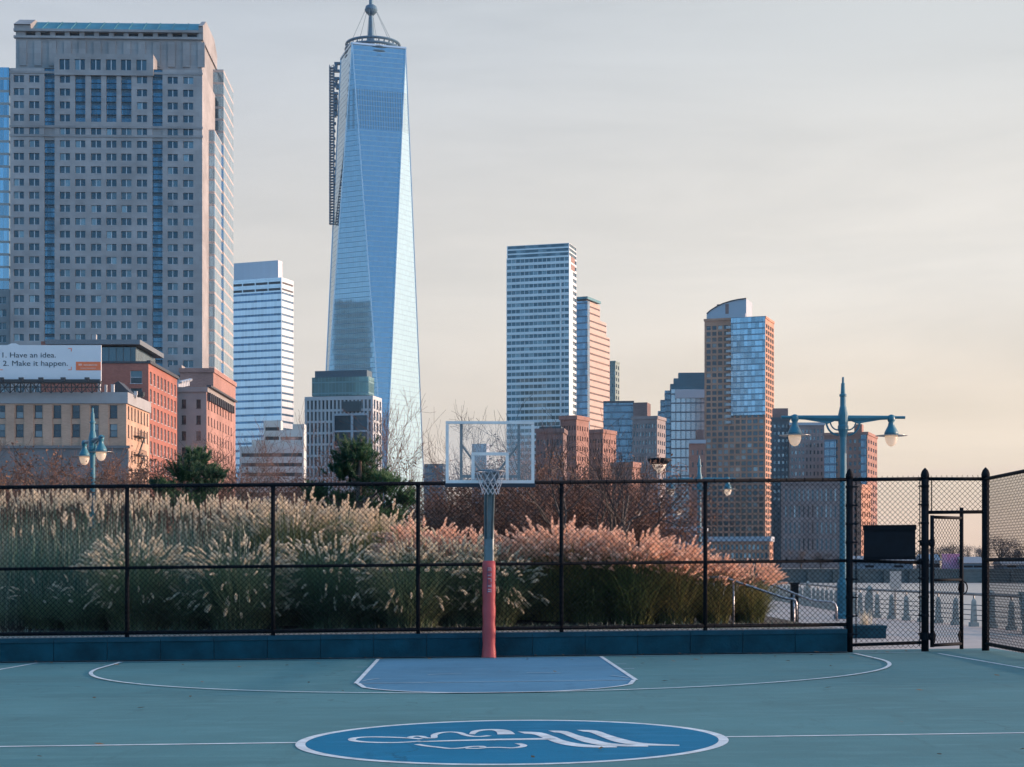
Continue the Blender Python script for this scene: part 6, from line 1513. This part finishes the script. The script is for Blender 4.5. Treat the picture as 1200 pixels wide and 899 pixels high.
for x in (4, 27, 50, 76, 104):
    mb = MB(); q = P(x, 446, YB-1); mb.tube((q+Vector((0, 0, -.2)), q+Vector((0, -1.2, .3))), .07, 4); mb.box(q.x-.5, q.x+.5, q.y-1.6, q.y-1.1, q.z+.15, q.z+.5); part('floodlight', mb, M_dframe, bl)
# red brick building
M_redb = mat_brick('red_brick', (.33, .125, .095), (.28, .13, .11), var=.12, bw=.6, bh=.2)
YR = 388.0; f_, s_ = block(48, 174, 207.5, YR, 0.0); zt2 = ZY(426, YR)
rb_ = thing('red_brick_building', 'red brick loft building with dark glazed penthouse behind the billboard', 'building', (P(120, 0, YR).x, YR, 0))
zs = [0]; 
for q in range(7, -1, -1): c = ZY(442+20.4*q, YR); zs += [c-1.45, c+1.45]
zs.append(zt2); us = [0, f_.a_at(152.5), f_.a_at(166.5), f_.w]; us_s = spaced(s_.w, 8, .46, .5)
mb = MB(); wall_grid(mb, f_, us, zs, lambda i, j: i == 1 and j % 2 == 1, .35); wall_grid(mb, s_, us_s, zs, lambda i, j: i % 2 == 1 and j % 2 == 1, .35); shell(mb, f_, s_, 0, zt2); part('wall', mb, M_redb, rb_)
put_windows(rb_, [(f_, us[1], zs[j], us[2]-us[1], zs[j+1]-zs[j]) for j in range(len(zs)-3, 0, -2)]+[(s_, us_s[i], zs[j], us_s[i+1]-us_s[i], zs[j+1]-zs[j]) for j in range(len(zs)-3, 0, -2) for i in range(1, len(us_s)-1, 2)], [M_paneG, M_mull], .3, 'sash', 100)
mb = MB(); mb.obox(s_.pt(-.2, 0, .5), s_.u, s_.w+.4, -s_.n, .9, zt2+.01, zt2+.7); mb.obox(f_.pt(0, 0, .2), f_.u, f_.w-.5, -f_.n, .6, zt2+.01, zt2+.5); part('cornice', mb, M_dkslate, rb_)
glassbox(rb_, 'penthouse', 56, 159, 182, 407, 427, 392, 0.0, mat_curtain('dark_penthouse_glass', (.06, .11, .14), (.03, .04, .05), fh=4, mw=2.2, lw=.1, mlw=.1, metal=.5, var=.4))
f6, s6 = block(53, 164, 192, 390, 0.0); mb = MB(); A, B, D = f6.pt(0, ZY(403.5, 390)), f6.pt(f6.w, ZY(403.5, 390)), s6.pt(s6.w, ZY(403.5, 390)); mb.prism([A, B, D, A+(D-B)], (0, 0, 1.1)); part('penthouse_roof', mb, mat('blue_grey_fascia', (.14, .17, .20), rough=.5), rb_)
glassbox(rb_, 'stair_head', 48, 60, 62, 400, 427, 391, 0.0, M_redb)
mb = MB(); q = P(110, 398, 392); mb.box(q.x-.5, q.x+.5, 392, 393, ZY(402, 392), ZY(392, 392)); part('chimney', mb, M_stone, rb_)
# grey fronted building and its taller back
M_greyst = mat('grey_render', (.27, .265, .27), rough=.85, var=.15, scale=.3); M_pinkb = mat_brick('pink_brick', (.36, .20, .17), (.3, .19, .17), var=.12, bw=.6, bh=.2)
YG = 425.0; gg, f_, s_, zt3 = tower('grey_fronted_building', 'grey fronted building with pink brick side above the left pine', 'building', 206, 242, 273, 457, YG, 0.0, M_greyst, [M_paneD, M_dframe], 2, 9, 4.0, wf=.30, hf=.55, depth=.35, style='sash', zmin=6, topm=1.5, limit=100, sm=M_pinkb)
mb = MB(); zt_ = ZY(457, YG); mb.obox(s_.pt(0.2, 0, .12), s_.u, s_.w-.3, -s_.n, .115, 0, zt_-3.6); 
mb2 = MB()
for i in range(14): mb2.obox(s_.pt(.8+i*(s_.w-1.6)/14, 0, .9), s_.u, .8, -s_.n, .85, zt_-2.6, zt_-.6)
mb2.obox(s_.pt(-.2, 0, 1.2), s_.u, s_.w+.3, -s_.n, 1.15, zt_+.72, zt_+1.2); part('side_cornice', mb2, M_dkslate, gg)
tk, f_, s_, _z = tower('tall_back_building', 'taller brown brick block rising behind the grey fronted building', 'building', 211, 250, 276, 434.5, 470, 0.0, M_pinkb, [M_paneD, M_dframe], 0, 0, 4, limit=5, zmin=80)
glassbox(tk, 'roof_house', 198, 213, 217, 428, 440, 474, 0.0, M_greyst)
mb = MB()
for i in range(7): q = P(209+i*1.9, 455-1.2*i*.4, YG+8+i*2); mb.tube((q, q+Vector((0, 0, 1.2)), q+Vector((.5, 0, 1.6)), q+Vector((1.0, 0, 1.5))), .38, 8)
solo('roof_duct', mb, M_white_box, 'cluster of white curved ducts on the grey fronted roof', 'duct', (P(212, 0, YG+10).x, YG+10, ZY(457, YG)))

# ------------------------------------------------------------------ evening haze over the river and the city
hm, nt, out = nodes('evening_haze')
pv = N(nt, 'ShaderNodeVolumePrincipled'); pv.inputs['Color'].default_value = (.66, .84, 1.0, 1); pv.inputs['Density'].default_value = 0.00004; pv.inputs['Anisotropy'].default_value = 0.0
L(nt, pv.outputs[0], out.inputs['Volume'])
mb = MB(); mb.box(-1520, 1520, -320, 2620, -3.7, 552); struct('haze', mb, hm, kind='stuff')
SC.cycles.volume_bounces = 0
